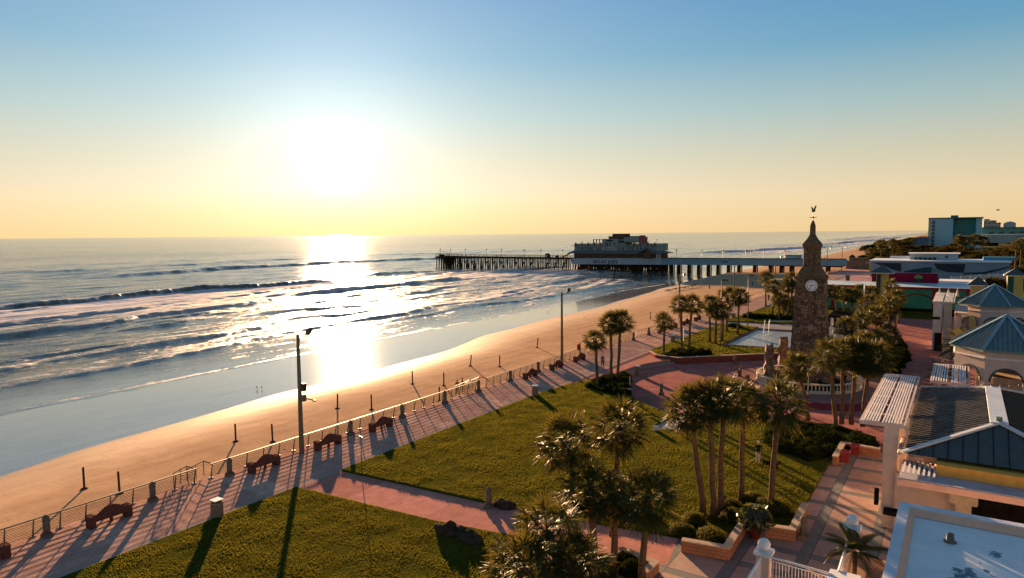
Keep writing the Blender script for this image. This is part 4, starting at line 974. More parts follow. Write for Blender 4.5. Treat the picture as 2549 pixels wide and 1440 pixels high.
for nm, a, L, w_ in (('hour_hand', math.radians(90-77), .34, .05), ('minute_hand', math.radians(90-210), .50, .035)):
    d = fr*math.cos(a)+fu*math.sin(a); e = fr*-math.sin(a)+fu*math.cos(a); b = MB()
    q = [cc-d*.1-e*w_, cc-d*.1+e*w_, cc+d*L+e*w_*.3, cc+d*L-e*w_*.3]; b.add([p+fn*.085 for p in q]+[p+fn*.10 for p in q], [(0, 1, 2, 3), (7, 6, 5, 4), (0, 4, 5, 1), (1, 5, 6, 2), (2, 6, 7, 3), (3, 7, 4, 0)]); b.build(nm, M_BLK, face)
cc2 = Vector((TX, TY, 6.6))+fn*1.94; b = MB(); pl = [cc2+fr*(.36*math.cos(k*PI/3))+fu*(.36*math.sin(k*PI/3)) for k in range(6)]
b.add([p-fn*.1 for p in pl]+[p+fn*.06 for p in pl], [tuple(range(6, 12)), tuple(reversed(range(6)))]+[(k, (k+1) % 6, (k+1) % 6+6, k+6) for k in range(6)]); b.build('plaque', mat('pink_stone', (.42, .24, .22), None, 4), tw)
b = MB()
for k, (a, z, l) in enumerate(((2.16, 3.1, 1.1), (2.18, 2.6, .9), (2.20, 2.1, 1.1))): b.cbox(tuple(Vector((TX, TY, z))+fn*a), (l*1.2, .25, .16), TR)
b.build('niche_ledge', M_ASH, tw)

# fountain basin with balustrade
FC = (-14.4, 84.0); FR = 5.5
ft = thing('fountain', 'round fountain basin with cream balustrade around the foot of the clock tower', 'fountain', (FC[0], FC[1], -.5))
M_CREAM = mat('cream_cast_stone', (.58, .50, .38), (.48, .40, .30), 3, .8, 0, .2)
def ring(r0, r1, z0, z1, n=64, cx=FC[0], cy=FC[1]):
    vs = []
    for r, z in ((r0, z0), (r1, z0), (r1, z1), (r0, z1)):
        for k in range(n): a = 2*PI*k/n; vs.append((cx+r*math.cos(a), cy+r*math.sin(a), z))
    return vs, [(q*n+k, q*n+(k+1) % n, ((q+1) % 4)*n+(k+1) % n, ((q+1) % 4)*n+k) for q in range(4) for k in range(n)]
b = MB(); b.add(*ring(FR-.2, FR+.2, -.1, .12)); b.add(*ring(FR-.16, FR+.16, .12, .2)); b.build('plinth', M_CREAM, ft)
b = MB(); b.add(*ring(FR-.17, FR+.17, .82, .97)); b.build('handrail', M_CREAM, ft)
bal = None
for k in range(90):
    a = 2*PI*k/90
    if bal is None:
        b = MB(); b.lathe([(.06, .2), (.05, .27), (.095, .42), (.055, .62), (.045, .72), (.065, .82)], (FC[0]+FR, FC[1], 0), 6); bal = b.build('baluster', M_CREAM, ft, True); bal.data.transform(Matrix.Translation((-FR, 0, 0))); bal.location = (FR, 0, 0)
    else: c = bal.copy(); C.objects.link(c); c.parent = ft; c.location = (FR*math.cos(a), FR*math.sin(a), 0)
b = MB(); b.lathe([(5.3, -.5), (5.3, -.12)], (FC[0], FC[1], 0), 40); b.build('basin_floor', mat('basin_stone', (.10, .09, .06), (.04, .05, .03), 2), ft)
m_red = mat('red_step_paint', (.28, .05, .06), (.20, .04, .045), 1.5, .8, world=True)
for k, (r_, z_) in enumerate(((11.3, -.38), (10.8, -.26), (10.3, -.14))):
    pl = arc((-14.0, 84.5), r_, -130, -20, 30)+[(-14+4*math.cos(.3), 84.5)]
    struct(MB().prism([p_ for p_ in pl], -.6, z_).build('red_steps', m_red))
struct(MB().prism(arc((-14.0, 84.5), 9.8, 0, 360, 48)[:-1], -.6, -.12).build('fountain_terrace', brickmat('terrace_pavers', (.30, .17, .15), (.24, .13, .12), (.14, .09, .08), .3, .15, .012)))
bed('shrub_bed', [(-18, 81), (-16, 79.6), (-12, 79.8), (-10.2, 82), (-10.5, 86), (-13, 87), (-17, 86)], -.2, 1.0, 6000, 'dark plants filling the fountain basin round the tower', seed=77)
def ruin(px, pb, pt, r, label, seed):
    gx, gy = G(px, pb, -.5); h = hz(px, pt, (gx, gy)); g = random.Random(seed); secs = []; z = -.5; n = 12
    vs = []; fs = []; L = 9
    for i in range(L+1):
        u = i/L; zz_ = -.5+(h+.5)*u; rr = r*(1.25-.35*u)*(1+g.uniform(-.12, .12)); ox, oy = g.uniform(-.1, .1), g.uniform(-.1, .1)
        for k in range(n):
            a = 2*PI*k/n; q = rr*(1+g.uniform(-.12, .12)); vs.append((gx+ox+q*math.cos(a), gy+oy+q*math.sin(a), zz_+(g.uniform(-.45, .5) if i == L else 0)))
    for i in range(L):
        for k in range(n): fs.append((i*n+k, i*n+(k+1) % n, (i+1)*n+(k+1) % n, (i+1)*n+k))
    fs.append(tuple(range(L*n, L*n+n)))
    t = thing('stone_ruin', label, 'ruin', (gx, gy, -.5), group='jagged stone stumps by the fountain')
    MB().add(vs, fs).build('masonry', M_STONE2, t); return t, gx, gy
M_STONE2 = stonemat('rubble_stone', [(.16, .09, .06), (.26, .16, .10), (.34, .22, .15), (.20, .13, .08)], 3.6)
t1, gx1, gy1 = ruin(1914, 958, 858, .52, 'jagged stone stump in front of the fountain balustrade, the left one', 3)
rb = MB(); rb.cbox((gx1+1.3, gy1+.6, .3), (1.8, .7, 1.5), .4); rb.cbox((gx1+.8, gy1+.3, .9), (.8, .6, .9), .3); rb.build('low_wall', M_STONE2, t1, bevel=.1)
t2, gx2, gy2 = ruin(1948, 935, 846, .55, 'taller jagged stone stump close against the left side of the tower', 5)
def pillar(px, pb, pt, w_, label, z=-.5):
    gx, gy = G(px, pb, z); h = hz(px, pt, (gx, gy)); t = thing('stone_pillar', label, 'pillar', (gx, gy, z), group='square brown pillars on the plaza')
    MB().cbox((gx, gy, (z+h-.15)/2), (w_, w_, h-.15-z)).build('shaft', mat('pillar_brown', (.16, .10, .07), (.09, .06, .045), 3, .85), t, bevel=.02)
    MB().cbox((gx, gy, h-.08), (w_*1.15, w_*1.15, .16)).build('cap', M_ASH, t, bevel=.02); MB().cbox((gx-.0, gy-w_/2-.01, (h+z)/2+.5), (w_*.5, .03, .3)).build('plaque', M_CREAM, t)
pillar(1841, 944, 912, .40, 'square brown pillar on the plaza, taller left one of two')
pillar(1861, 954, 934, .42, 'short square brown pillar left of the cream balustrade')
pillar(2195, 972, 936, .55, 'square brown pillar behind the slatted canopy')
# lantern post inside the palms
p = G(2012, 990, -.1); t = thing('lantern', 'small lit glass lantern on a post before the fountain balustrade', 'lantern', (*p, -.1))
MB().tube([(*p, -.1), (*p, 2.2)], .05, 6).build('post', M_DARKM, t); b = MB(); b.lathe([(.14, 2.2), (.22, 2.75), (.22, 2.8)], (*p, 0), 6); b.build('glass', mat('amber_glass', (.85, .45, .12), (.7, .35, .1), 3, .3), t); b = MB(); b.lathe([(.28, 2.8), (.05, 3.05)], (*p, 0), 6); b.build('hood', M_DARKM, t)

# ------------------------------------------------------------ building with the hipped batten roof
M_YEL = mat('ochre_stucco', (.88, .42, .09), (.76, .35, .07), 3, .9, 0, .2, 60)
M_TEALM = mat('teal_metal', (.13, .22, .22), (.09, .17, .18), 1.2, .5, .25, .15, 30)
M_TEALD = mat('teal_metal_dark', (.06, .085, .085), (.045, .065, .068), 1.5, .6, .15, .2, 40)
M_RIBD = mat('roof_dark', (.025, .022, .02), (.018, .016, .015), 3, .8)
M_BAT = mat('batten_paint', (.20, .20, .20), (.08, .08, .08), 1.5, .4)
M_PALE = mat('pale_metal', (.62, .64, .66), (.52, .55, .58), 2, .4, .2, .05)
M_TAN = mat('tan_wall', (.55, .42, .30), (.46, .35, .25), 2, .9, 0, .15, 40)
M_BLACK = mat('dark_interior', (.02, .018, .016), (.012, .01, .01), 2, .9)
M_TIMB0 = mat('porch_wood', (.10, .06, .04), None, 3)
bb = thing('pavilion_building', 'cream and ochre building with dark ribbed hip roof and a broad flat awning, right side', 'building', (2, 50, 0))
X0, X1, Y0, Y1, XR, ZE, ZR = -2.3, 6.6, 43.3, 62.2, 2.1, 5.05, 6.55
YR0, YR1 = 46.6, 57.0
b = MB(); b.box(-1.4, 44.6, -.5, 6.4, 61, 4.9); w1 = b.build('wall', M_TAN, bb)
b = MB(); b.box(-2.75, 44.25, -.5, .35, 44.58, 3.55); b.build('front_wall', M_STUC, bb)
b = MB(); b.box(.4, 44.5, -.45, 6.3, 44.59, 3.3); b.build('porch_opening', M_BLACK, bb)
b = MB(); b.cbox((.55, 43.6, 1.5), (.75, .75, 4.0)); b.cbox((.55, 43.6, 3.0), (1.3, 1.1, .55)); b.build('porch_pillar', M_CREAM, bb, bevel=.04)
b = MB(); b.box(-2.4, 41.1, 4.02, 9, 44.6, 4.28); b.box(-2.45, 41.0, 3.95, 9, 41.12, 4.33); b.build('awning', mat('awning_roof', (.42, .40, .42), (.32, .30, .33), .8, .6), bb)
b = MB(); b.box(-2.46, 40.94, 3.93, 9, 40.99, 4.27); b.build('awning_fascia', mat('peach_trim', (.72, .46, .34), (.64, .40, .30), 2, .7), bb)
b = MB(); b.box(-.75, 42.6, 4.28, 9, 44.25, 4.86); b.build('ochre_band', M_YEL, bb)
b = MB()
for k in range(7): xx = -2.3+k*.24; b.cbox((xx+.05, 42.9, 4.42), (.10, 2.4, .06))
b.build('slats', M_WHITE, bb)
# roof: two slopes and two hips
b = MB(); b.mi = 0
b.add([(X0, Y0, ZE), (X0, Y1, ZE), (XR, YR1, ZR), (XR, YR0, ZR)], [(0, 3, 2, 1)])
b.mi = 1; b.add([(X1, Y0, ZE), (X1, Y1, ZE), (XR, YR1, ZR), (XR, YR0, ZR)], [(0, 1, 2, 3)])
b.mi = 2; b.add([(X0, Y0, ZE), (X1, Y0, ZE), (XR, YR0, ZR)], [(0, 1, 2)]); b.add([(X0, Y1, ZE), (X1, Y1, ZE), (XR, YR1, ZR)], [(2, 1, 0)])
b.mi = 0; b.add([(X0, Y0, ZE-.02), (X1, Y0, ZE-.02), (X1, Y1, ZE-.02), (X0, Y1, ZE-.02)], [(0, 3, 2, 1)])
rf = b.build('roof', [M_RIBD, mat('brown_tiles', (.12, .08, .055), (.08, .055, .04), 2, .8, 0, .6, 30, st=(1, 6, 1)), M_TEALD], bb)
b = MB(); n = 40
for k in range(n):
    y = Y0+.35+(Y1-Y0-.7)*k/(n-1)
    if y < YR0: xe = X0+(XR-X0)*(y-Y0)/(YR0-Y0)
    elif y > YR1: xe = X0+(XR-X0)*(Y1-y)/(Y1-YR1)
    else: xe = XR-.35
    if xe-X0 < .4: continue
    ze = ZE+(ZR-ZE)*(xe-X0)/(XR-X0)
    vs = []
    for (x_, z_) in ((X0-.18, ZE-.06), (xe, ze)):
        for dy, dz in ((-.022, .01), (.022, .01), (.022, .07), (-.022, .07)): vs.append((x_, y+dy, z_+dz))
    b.add(vs, [(0, 1, 2, 3), (7, 6, 5, 4), (0, 4, 5, 1), (1, 5, 6, 2), (2, 6, 7, 3), (3, 7, 4, 0)])
b.build('battens', M_BAT, rf)
def beam(b, p, q, w_, h): 
    p, q = Vector(p), Vector(q); d = (q-p).normalized(); s = d.cross(Vector((0, 0, 1))).normalized()*w_/2; u = s.cross(d).normalized()*h
    vs = [p-s, p+s, p+s+u, p-s+u, q-s, q+s, q+s+u, q-s+u]
    return b.add(vs, [(0, 1, 2, 3), (7, 6, 5, 4), (0, 4, 5, 1), (1, 5, 6, 2), (2, 6, 7, 3), (3, 7, 4, 0)])
b = MB(); beam(b, (X0-.1, Y0-.06, ZE), (XR, YR0, ZR+.02), .26, .12); beam(b, (X1+.1, Y0-.06, ZE), (XR, YR0, ZR+.02), .26, .12)
beam(b, (X0, Y1, ZE+.05), (XR, YR1, ZR+.04), .16, .12); beam(b, (X1, Y1, ZE+.05), (XR, YR1, ZR+.04), .16, .12)
b.cbox((XR, (YR0+YR1)/2, ZR+.06), (.85, YR1-YR0+.3, .1)); b.build('ridge_cap', M_PALE, rf)
b = MB()
for k in range(1, 13):
    x_ = X0+(X1-X0)*k/13; t_ = (x_-X0)/(XR-X0) if x_ < XR else (X1-x_)/(X1-XR); beam(b, (x_, Y0, ZE), (x_, Y0+(YR0-Y0)*t_*.98, ZE+(ZR-ZE)*t_*.98), .03, .04)
b.build('seams', M_BLACK, rf)
b = MB(); b.tube([(X0-.25, Y0, ZE-.08), (X0-.25, Y1, ZE-.08)], .11, 6); b.build('gutter', mat('peach_gutter', (.55, .42, .34), None, 2), bb)
b = MB(); b.cbox((XR, YR0+.25, ZR+.22), (.3, .3, .25)); b.build('vent', mat('green_vent', (.2, .28, .25), None, 2), rf)

q = upY(2222, 1272, 44.2); MB().box(q[0]-.45, 43.7, q[1]-.14, q[0]+.45, 44.24, q[1]+.14).build('dark_hood', M_BLACK, bb)
q = upY(2181, 1240, 44.7); MB().box(q[0]-.12, 44.75, q[1]-.45, q[0]+.1, 45.2, q[1]+.45).build('speaker_box', M_BLACK, bb)
for k in range(3): MB().box(3.6+k*1.6, 43.2, .5, 4.6+k*1.6, 43.9, .6).box(3.65+k*1.6, 43.8, .6, 4.55+k*1.6, 43.88, 1.3).box(3.65+k*1.6, 43.3, 0, 4.55+k*1.6, 43.8, .5).build('porch_seat', M_TIMB0, bb)
# slatted canopies
def canopy(name, x0, x1, y0, y1, z, label, nslat, gap, legs, group='slatted white canopies', pier=None):
    t = thing(name, label, 'canopy', ((x0+x1)/2, (y0+y1)/2, 0), group=group)
    b = MB(); th = .22
    b.box(x0, y0, z-th, x0+.14, y1, z); b.box(x1-.14, y0, z-th, x1, y1, z); b.box(x0+.14, y0, z-th, x1-.14, y0+.12, z); b.box(x0+.14, y1-.12, z-th, x1-.14, y1, z)
    b.build('frame', M_STUC, t)
    b = MB(); ww = (x1-x0-.28); st = ww/(nslat*2+gap*2-1+1)
    k = 0; x = x0+.14+st*.5
    for q in range(nslat):
        if q == nslat//2: x += st*gap*2-st
        b.box(x, y0+.13, z-.05, x+st, y1-.13, z+.02); x += 2*st
    b.build('slats', M_WHITE, t)
    b = MB(); m_ = int((y1-y0)/2.6)
    for q in range(1, m_): yy = y0+(y1-y0)*q/m_; b.box(x0+.14, yy-.04, z-.16, x1-.14, yy+.04, z-.06)
    b.build('rafters', M_STUC, t)
    for (lx, ly, a, c_) in legs: MB().box(lx, ly, -.5, lx+a, ly+c_, z-th).build('column', pier or M_STUC, t)
    return t
canopy('slatted_canopy', -4.75, -2.35, 44.7, 60.6, 6.25, 'long white slatted canopy on thick pink columns, left of the batten roof', 13, 1.2, [(-3.45, 44.7, .72, .75), (-3.45, 52.3, .55, .5), (-3.45, 59.6, .55, .5), (-2.7, 46.5, .3, .5)])
canopy('slatted_canopy', -1.9, .95, 67.5, 76.5, 4.7, 'small white slatted canopy between the batten roof and the nearer teal roofed rotunda', 12, 1.6, [(.55, 68.0, .3, .3), (-1.5, 75.6, .3, .3)])
t = canopy('slatted_canopy', -3.25, -.6, 112.5, 129, 7.45, 'distant white slatted canopy on a tall gatehouse beside the farther rotunda', 14, 1.6, [(-1.85, 112.6, .95, .9)], pier=M_TAN)
b = MB(); b.box(-3.3, 119, -.5, -2.2, 128, 6.9); b.build('blue_wall', mat('blue_stucco', (.42, .48, .56), (.36, .41, .48), 2), t)
b = MB(); b.box(-3.0, 118.6, -.5, -2.1, 118.98, 2.2); b.build('dark_opening', M_BLACK, t); MB().box(-3.34, 118.9, 4.2, -2.4, 119, 4.6).build('dark_slot', M_BLACK, t)
b = MB(); b.box(-.6, 114, -.5, .2, 126, 5.6); b.box(-.6, 113.8, 5.6, 1.0, 126.2, 5.85); b.build('side_wall', M_STUC, t)
b = MB(); b.cbox((-.35, 113.95, 5.9), (.06, .4, .9)); b.build('window', M_BLACK, t)
b = MB()
for k in range(3): b.lathe([(.28, 0), (.20, .3), (.06, 1.1), (.02, 1.3)], (-2.8+k*1.2, 129.2, 6.9), 8)
b.build('finials', M_CREAM, t)

# rotundas with teal metal roofs
def rotunda(cx, cy, label, R=5.0, ze=6.0, za=9.0):
    t = thing('rotunda', label, 'pavilion', (cx, cy, -.5), group='octagonal arched pavilions with teal roofs'); n = 8
    def P(r, k, z): a = -PI/2+PI/8+k*PI/4; return (cx+r*math.cos(a), cy+r*math.sin(a), z)
    rw = R-.45; ap = rw*math.cos(PI/8); sd = 2*rw*math.sin(PI/8)
    # eight wall panels with round arched openings
    b = MB(); ar = sd*.36; za0 = 2.9
    for k in range(n):
        a = PI/4*k-PI/2; nrm = Vector((math.cos(a), math.sin(a), 0)); s = Vector((-math.sin(a), math.cos(a), 0)); o_ = Vector((cx, cy, 0))+nrm*ap
        out = [(-sd/2, -.5), (-ar, -.5)]+[(-ar*math.cos(PI*q/12), za0+ar*math.sin(PI*q/12)) for q in range(13)]+[(ar, -.5), (sd/2, -.5), (sd/2, ze-.1), (-sd/2, ze-.1)]
        m_ = len(out)
        for dd, rev in ((0, 0), (-.35, 1)):
            L_ = [o_+nrm*dd+s*x_+Vector((0, 0, z_)) for x_, z_ in out]; k0 = len(b.v)
            b.add(L_, [tuple(reversed(range(m_))) if rev else tuple(range(m_))])
        k0 = len(b.v)-2*m_
        for i in range(m_): b.f.append((k0+i, k0+m_+i, k0+m_+(i+1) % m_, k0+(i+1) % m_)); b.m.append(0)
    b.build('wall', M_STUC, t)
    b = MB()
    for k in range(n): beam(b, P(rw+.06, k, ze-.9), P(rw+.06, k+1, ze-.9), .16, .12)
    b.build('moulding', M_WHITE, t)
    b = MB()
    for k in range(n):
        a = PI/4*k-PI/2; nrm = Vector((math.cos(a), math.sin(a), 0)); s = Vector((-math.sin(a), math.cos(a), 0)); o_ = Vector((cx, cy, 0))+nrm*(ap+.03)
        pts = [o_+s*(ar*1.06*math.cos(PI*q/12))+Vector((0, 0, za0+ar*1.06*math.sin(PI*q/12))) for q in range(13)]; b.tube(pts, .10, 5)
    b.build('arch_trim', M_TEALD, t)
    b = MB(); b.add([P(R, k, ze) for k in range(n)]+[(cx, cy, za)], [(k, (k+1) % n, n) for k in range(n)]+[tuple(reversed(range(n)))])
    b.add([P(R, k, ze) for k in range(n)]+[P(R, k, ze-.22) for k in range(n)], [(k, k+n, (k+1) % n+n, (k+1) % n) for k in range(n)])
    rf = b.build('roof', M_TEALM, t)
    b = MB()
    for k in range(n): beam(b, P(R+.05, k, ze), (cx, cy, za+.02), .30, .07)
    b.lathe([(.2, 0), (.12, .05), (.03, .1)], (cx, cy, za-.0), 8); b.build('hip_cap', mat('teal_trim', (.24, .36, .42), (.18, .29, .35), 2, .35, .4, .05), rf)
    b = MB()
    for k in range(n):
        p0, p1 = Vector(P(R, k, ze)), Vector(P(R, k+1, ze)); ap_ = Vector((cx, cy, za)); mid = (p0+p1)/2; d = (ap_-mid)
        for q in range(-4, 5):
            u = q/5; st_ = mid+(p1-p0)/2*u; ln = 1-abs(u); beam(b, st_, st_+d*ln*.97, .035, .05)
    b.build('seams', M_TEALD, rf)
    b = MB(); b.lathe([(rw*.55, -.5), (rw*.55, 3.0)], (cx, cy, 0), 8, PI/8); b.build('inner_kiosk', M_TAN, t)
    return t
rotunda(3.95, 83.4, 'nearer octagonal arched pavilion with teal metal roof')
rotunda(4.4, 129.3, 'farther octagonal arched pavilion with teal metal roof, behind the date palm')
# string of lights
t = thing('string_lights', 'string of small dark bulbs hanging in front of the nearer arched pavilion', 'string lights', (2, 74, 4)); b = MB(); c = MB()
pts = [(-1+8*u, 76.5-2.0*u, 3.6+1.0*u-.8*math.sin(PI*u)) for u in [k/24 for k in range(25)]]; b.tube(pts, .012, 4)
for q in pts[1::2]: c.lathe([(.02, 0), (.05, -.06), (.05, -.14), (.01, -.19)], q, 6)
b.build('cable', M_BLACK, t); c.build('bulbs', M_DARKM, t)
tl = thing('timber_stairs', 'brown slatted timber stairs below the arches of the nearer pavilion', 'stairs', (4.5, 76.5, 0)); b = MB()
for k in range(9): b.box(2.6, 74.6+k*.2, .2+k*.17, 6.5, 74.85+k*.2, .26+k*.17)
b.build('treads', mat('timber', (.26, .16, .09), (.16, .10, .06), 4), tl)

# ------------------------------------------------------------ flat roof in the foreground
def roofmat():
    m, nt, b, o = setup('roof_membrane'); v = coords(nt, True)
    f = noise(nt, v, .45, 7, .6, .6); f2 = noise(nt, v, .42, 6, .6, .25); f3 = noise(nt, coords(nt, True, (1, 4, 1)), 1.1, 6)
    c = ramp(nt, f, [(.3, (.70, .71, .74)), (.55, (.82, .81, .82)), (.72, (.90, .85, .84))])
    c = mix(nt, ramp(nt, f3, [(.5, 0), (.75, .35)]), c, (.50, .50, .54))
    pud = ramp(nt, f2, [(.605, 0), (.63, 1)])
    c = mix(nt, pud, c, (.035, .06, .07)); nt.links.new(c, b.inputs['Base Color'])
    nt.links.new(mix(nt, pud, .5, .12), b.inputs['Roughness']); bump(nt, b, noise(nt, v, 9, 6), .15, .02); return m
fb = thing('flat_roofed_building', 'foreground building with pale blue flat roof and white parapet, lower right corner', 'building', (5, 25, -.5))
rx0, ry1, rz = -2.0, 35.6, 5.0
b = MB(); b.box(rx0+.05, -5, -.5, 22, ry1-.05, 4.55); b.build('wall', M_STUC, fb)
b = MB(); b.add([(rx0+.4, -5, 4.62), (22, -5, 4.62), (22, ry1-.4, 4.62), (rx0+.4, ry1-.4, 4.62)], [(0, 1, 2, 3)]); rf = b.build('roof_membrane', roofmat(), fb)
b = MB(); b.box(rx0, -5, 4.5, rx0+.42, ry1, 4.93); b.box(rx0+.42, ry1-.42, 4.5, 22, ry1, 4.93); b.build('parapet', mat('parapet_white', (.66, .68, .72), (.58, .60, .66), 1.2, .6, 0, .15, 12, world=True), fb)
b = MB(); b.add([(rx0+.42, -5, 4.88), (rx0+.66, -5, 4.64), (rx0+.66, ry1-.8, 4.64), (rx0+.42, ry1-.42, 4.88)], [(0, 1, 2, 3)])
b.add([(rx0+.42, ry1-.42, 4.88), (rx0+.66, ry1-.8, 4.64), (22, ry1-.8, 4.64), (22, ry1-.42, 4.88)], [(0, 1, 2, 3)]); b.build('cant_strip', mat('cant_lit_peach', (.95, .52, .34), (.86, .46, .32), 1.5, .7, 0, .2, world=True), fb)  # bright peach: warm light on the shaded strip is painted into its colour
vx, vy = G(2365, 1348, 4.65); t = b = MB(); b.lathe([(.24, 0), (.24, .04), (.16, .07), (.13, .35), (.10, .37)], (vx, vy, 4.63), 12); b.build('roof_vent', mat('vent_brown', (.16, .13, .10), None, 5, .6), fb, True)

# terrace piers with balls, railings
def tpier(x, y, w_, z0, z1, label, ball=True):
    t = thing('terrace_pier', label, 'pier', (x, y, z0), group='white terrace piers')
    MB().cbox((x, y, (z0+z1-.14)/2), (w_, w_, z1-.14-z0)).build('shaft', M_STUC, t, bevel=.015)
    MB().cbox((x, y, z1-.07), (w_*1.38, w_*1.38, .14)).build('cap', M_WHITE, t, bevel=.02)
    if ball: b = MB(); b.lathe([(.01, 0)]+[(.25*math.sin(PI*k/10), .25-.25*math.cos(PI*k/10)) for k in range(1, 10)]+[(.01, .5)], (x, y, z1-.01), 20); b.build('ball', M_WHITE, t, True)
tz = 3.55
tpier(-6.2, 27.6, .5, -.5, 4.75, 'white terrace pier topped by a ball, the left one at the bottom edge')
tpier(-3.55, 32.0, .5, -.5, 4.75, 'white terrace pier topped by a ball, behind the small palm')
tpier(-3.25, 27.3, .78, -.5, 4.55, 'low white terrace pier with flat square cap and no ball', False)
struct(MB().box(-6.3, -5, 3.2, -2.05, 27.2, tz).box(-3.4, 27.2, 3.2, -2.05, 31.9, tz).build('terrace_floor', mat('terrace_tile', (.45, .28, .18), (.36, .22, .15), 2)))
def rail(p, q, z, label):
    t = thing('terrace_railing', label, 'railing', (*p, z), group='white terrace railings'); b = MB(); P_, Q = Vector((*p, 0)), Vector((*q, 0)); L_ = (Q-P_).length
    for h, r_ in ((1.0, .045), (.86, .02), (.14, .03)): b.tube([P_+Vector((0, 0, z+h)), Q+Vector((0, 0, z+h))], r_, 5)
    b.build('rails', M_WHITE, t); b = MB(); n = int(L_/.12)
    for k in range(n+1): u = P_.lerp(Q, k/n); b.tube([u+Vector((0, 0, z+.14)), u+Vector((0, 0, z+.86))], .012, 4)
    b.build('balusters', M_WHITE, t)
rail((-5.95, 27.55), (-3.65, 27.35), tz, 'white terrace railing between the left ball pier and the flat capped pier')
rail((-3.5, 27.75), (-3.58, 31.7), tz, 'white terrace railing running to the ball pier behind the small palm')
rail((-6.25, 27.3), (-6.3, 12), tz, 'white terrace railing leaving the left ball pier toward the bottom edge')
# feather palms
def feather(name, loc, top, L, nf, label, nleaf=34, cat='palm tree', seed=1, m=None, ws=.022, r0=.12, droop=.5):
    t = thing(name, label, cat, loc); g = np.random.default_rng(seed); m = m or M_FROND
    b = MB(); b.tube([loc, (top[0], top[1], top[2])], [r0, r0*.8], 9); b.build('trunk', M_BARK, t, True); V = []; F = []
    for i in range(nf):
        az = i*2.39996; el = math.radians(78-95*(i/nf)); l = L*g.uniform(.85, 1.1); d = np.array([math.cos(az), math.sin(az), 0]); s = np.array([-math.sin(az), math.cos(az), 0])
        pts = [];
        for k in range(nleaf+1):
            u = k/nleaf; e = el-droop*2.2*u; 
            pts.append((np.array(top) if not pts else pts[-1])+(d*math.cos(e)+np.array([0, 0, math.sin(e)]))*l/nleaf)
        for k in range(3, nleaf):
            tdir = pts[k+1]-pts[k] if k < nleaf else pts[k]-pts[k-1]; tdir = tdir/np.linalg.norm(tdir); up = np.cross(s, tdir); ll = l*.24*math.sin(PI*(.12+.80*k/nleaf))
            for sd in (-1, 1):
                q = s*sd*.85+tdir*.55+up*-.15-np.array([0, 0, .25]); q /= np.linalg.norm(q); wv_ = tdir*ws; p0 = pts[k]; k0 = len(V); V += [p0-wv_, p0+wv_, p0+q*ll*.6+wv_*.9-np.array([0, 0, .03*ll]), p0+q*ll-np.array([0, 0, .18*ll])]; F.append((k0, k0+1, k0+2, k0+3))
    npmesh('crown', V, F, m, t); return t
feather('feather_palm', (-3.15, 29.6, 3.5), (-3.2, 30.3, 4.35), 1.35, 20, 'small feathery palm rising behind the terrace railing next to the flat roof', 34, seed=4, droop=.5, r0=.09, ws=.014)
gx, gy = G(2420, 880, -.5); feather('date_palm', (1.0, 99, -.5), (1.0, 99, 3.2), 3.4, 46, 'broad bushy date palm between the two teal roofed pavilions', 30, seed=6, r0=.35, ws=.03, droop=.42)
feather('date_palm', (9.5, 104, -.5), (9.5, 104, 4.2), 3.0, 36, 'date palm at the right edge between the two pavilions', 30, seed=7, r0=.35, ws=.03, droop=.42)
feather('low_date_palm', (-1.2, 92.5, -.5), (-1.2, 92.5, .6), 2.2, 26, 'low brownish palm clump at the left wall of the nearer pavilion', 24, seed=8, r0=.25, ws=.03, droop=.5, m=M_DEAD)
# ------------------------------------------------------------ pier
PY = 334.0
M_TIMB = mat('pier_timber', (.07, .042, .022), (.035, .024, .015), .8, .9, 0, .3, 4)
M_BAND = mat('band_blue', (.22, .33, .40), (.18, .28, .35), .15, .7, 0, .1)
M_BANDW = mat('band_white', (.36, .40, .45), (.30, .35, .40), .3, .7, 0, .1)
def PX(px): return upY(px, 640, PY)[0]
pier = thing('pier', 'long timber pier on piles carrying a pale blue parapet band lettered EAT AT JOES', 'pier', (-150, PY, -2.8))
b = MB(); b.box(-273, PY-4, 3.2, PX(1430), PY+4, 3.9); b.box(-273, PY-6, 3.2, -262, PY+6, 3.9); b.box(PX(1430), PY-4, 1.4, -44, PY+5, 4.0); b.build('deck', M_TIMB, pier)
def railb(b, x0, x1, y, z, h=1.1, st=3.2):
    n = max(1, int(abs(x1-x0)/st))
    for k in range(n+1): x = x0+(x1-x0)*k/n; b.box(x-.08, y-.08, z, x+.08, y+.08, z+h)
    b.box(min(x0, x1), y-.06, z+h, max(x0, x1), y+.06, z+h+.12); b.box(min(x0, x1), y-.05, z+h*.5, max(x0, x1), y+.05, z+h*.5+.1)
b = MB(); railb(b, -273, PX(1430), PY-4, 3.9); railb(b, -273, PX(1430), PY+4, 3.9); railb(b, -273, -262, PY-6, 3.9); railb(b, -273, -262, PY+6, 3.9); b.build('deck_railing', M_TIMB, pier)
xb0, xb1, xb2 = PX(1434), PX(1655), -42.
b = MB(); b.add([(xb0, PY-5, .55), (xb1, PY-5, 1.15), (xb1, PY-5, 4.45), (xb0, PY-5, 3.75), (xb0, PY-4.6, .55), (xb1, PY-4.6, 1.15), (xb1, PY-4.6, 4.45), (xb0, PY-4.6, 3.75)], [(0, 1, 2, 3), (7, 6, 5, 4), (3, 2, 6, 7), (0, 4, 5, 1), (0, 3, 7, 4), (1, 5, 6, 2)]); bw = b.build('sign_band', M_BANDW, pier)
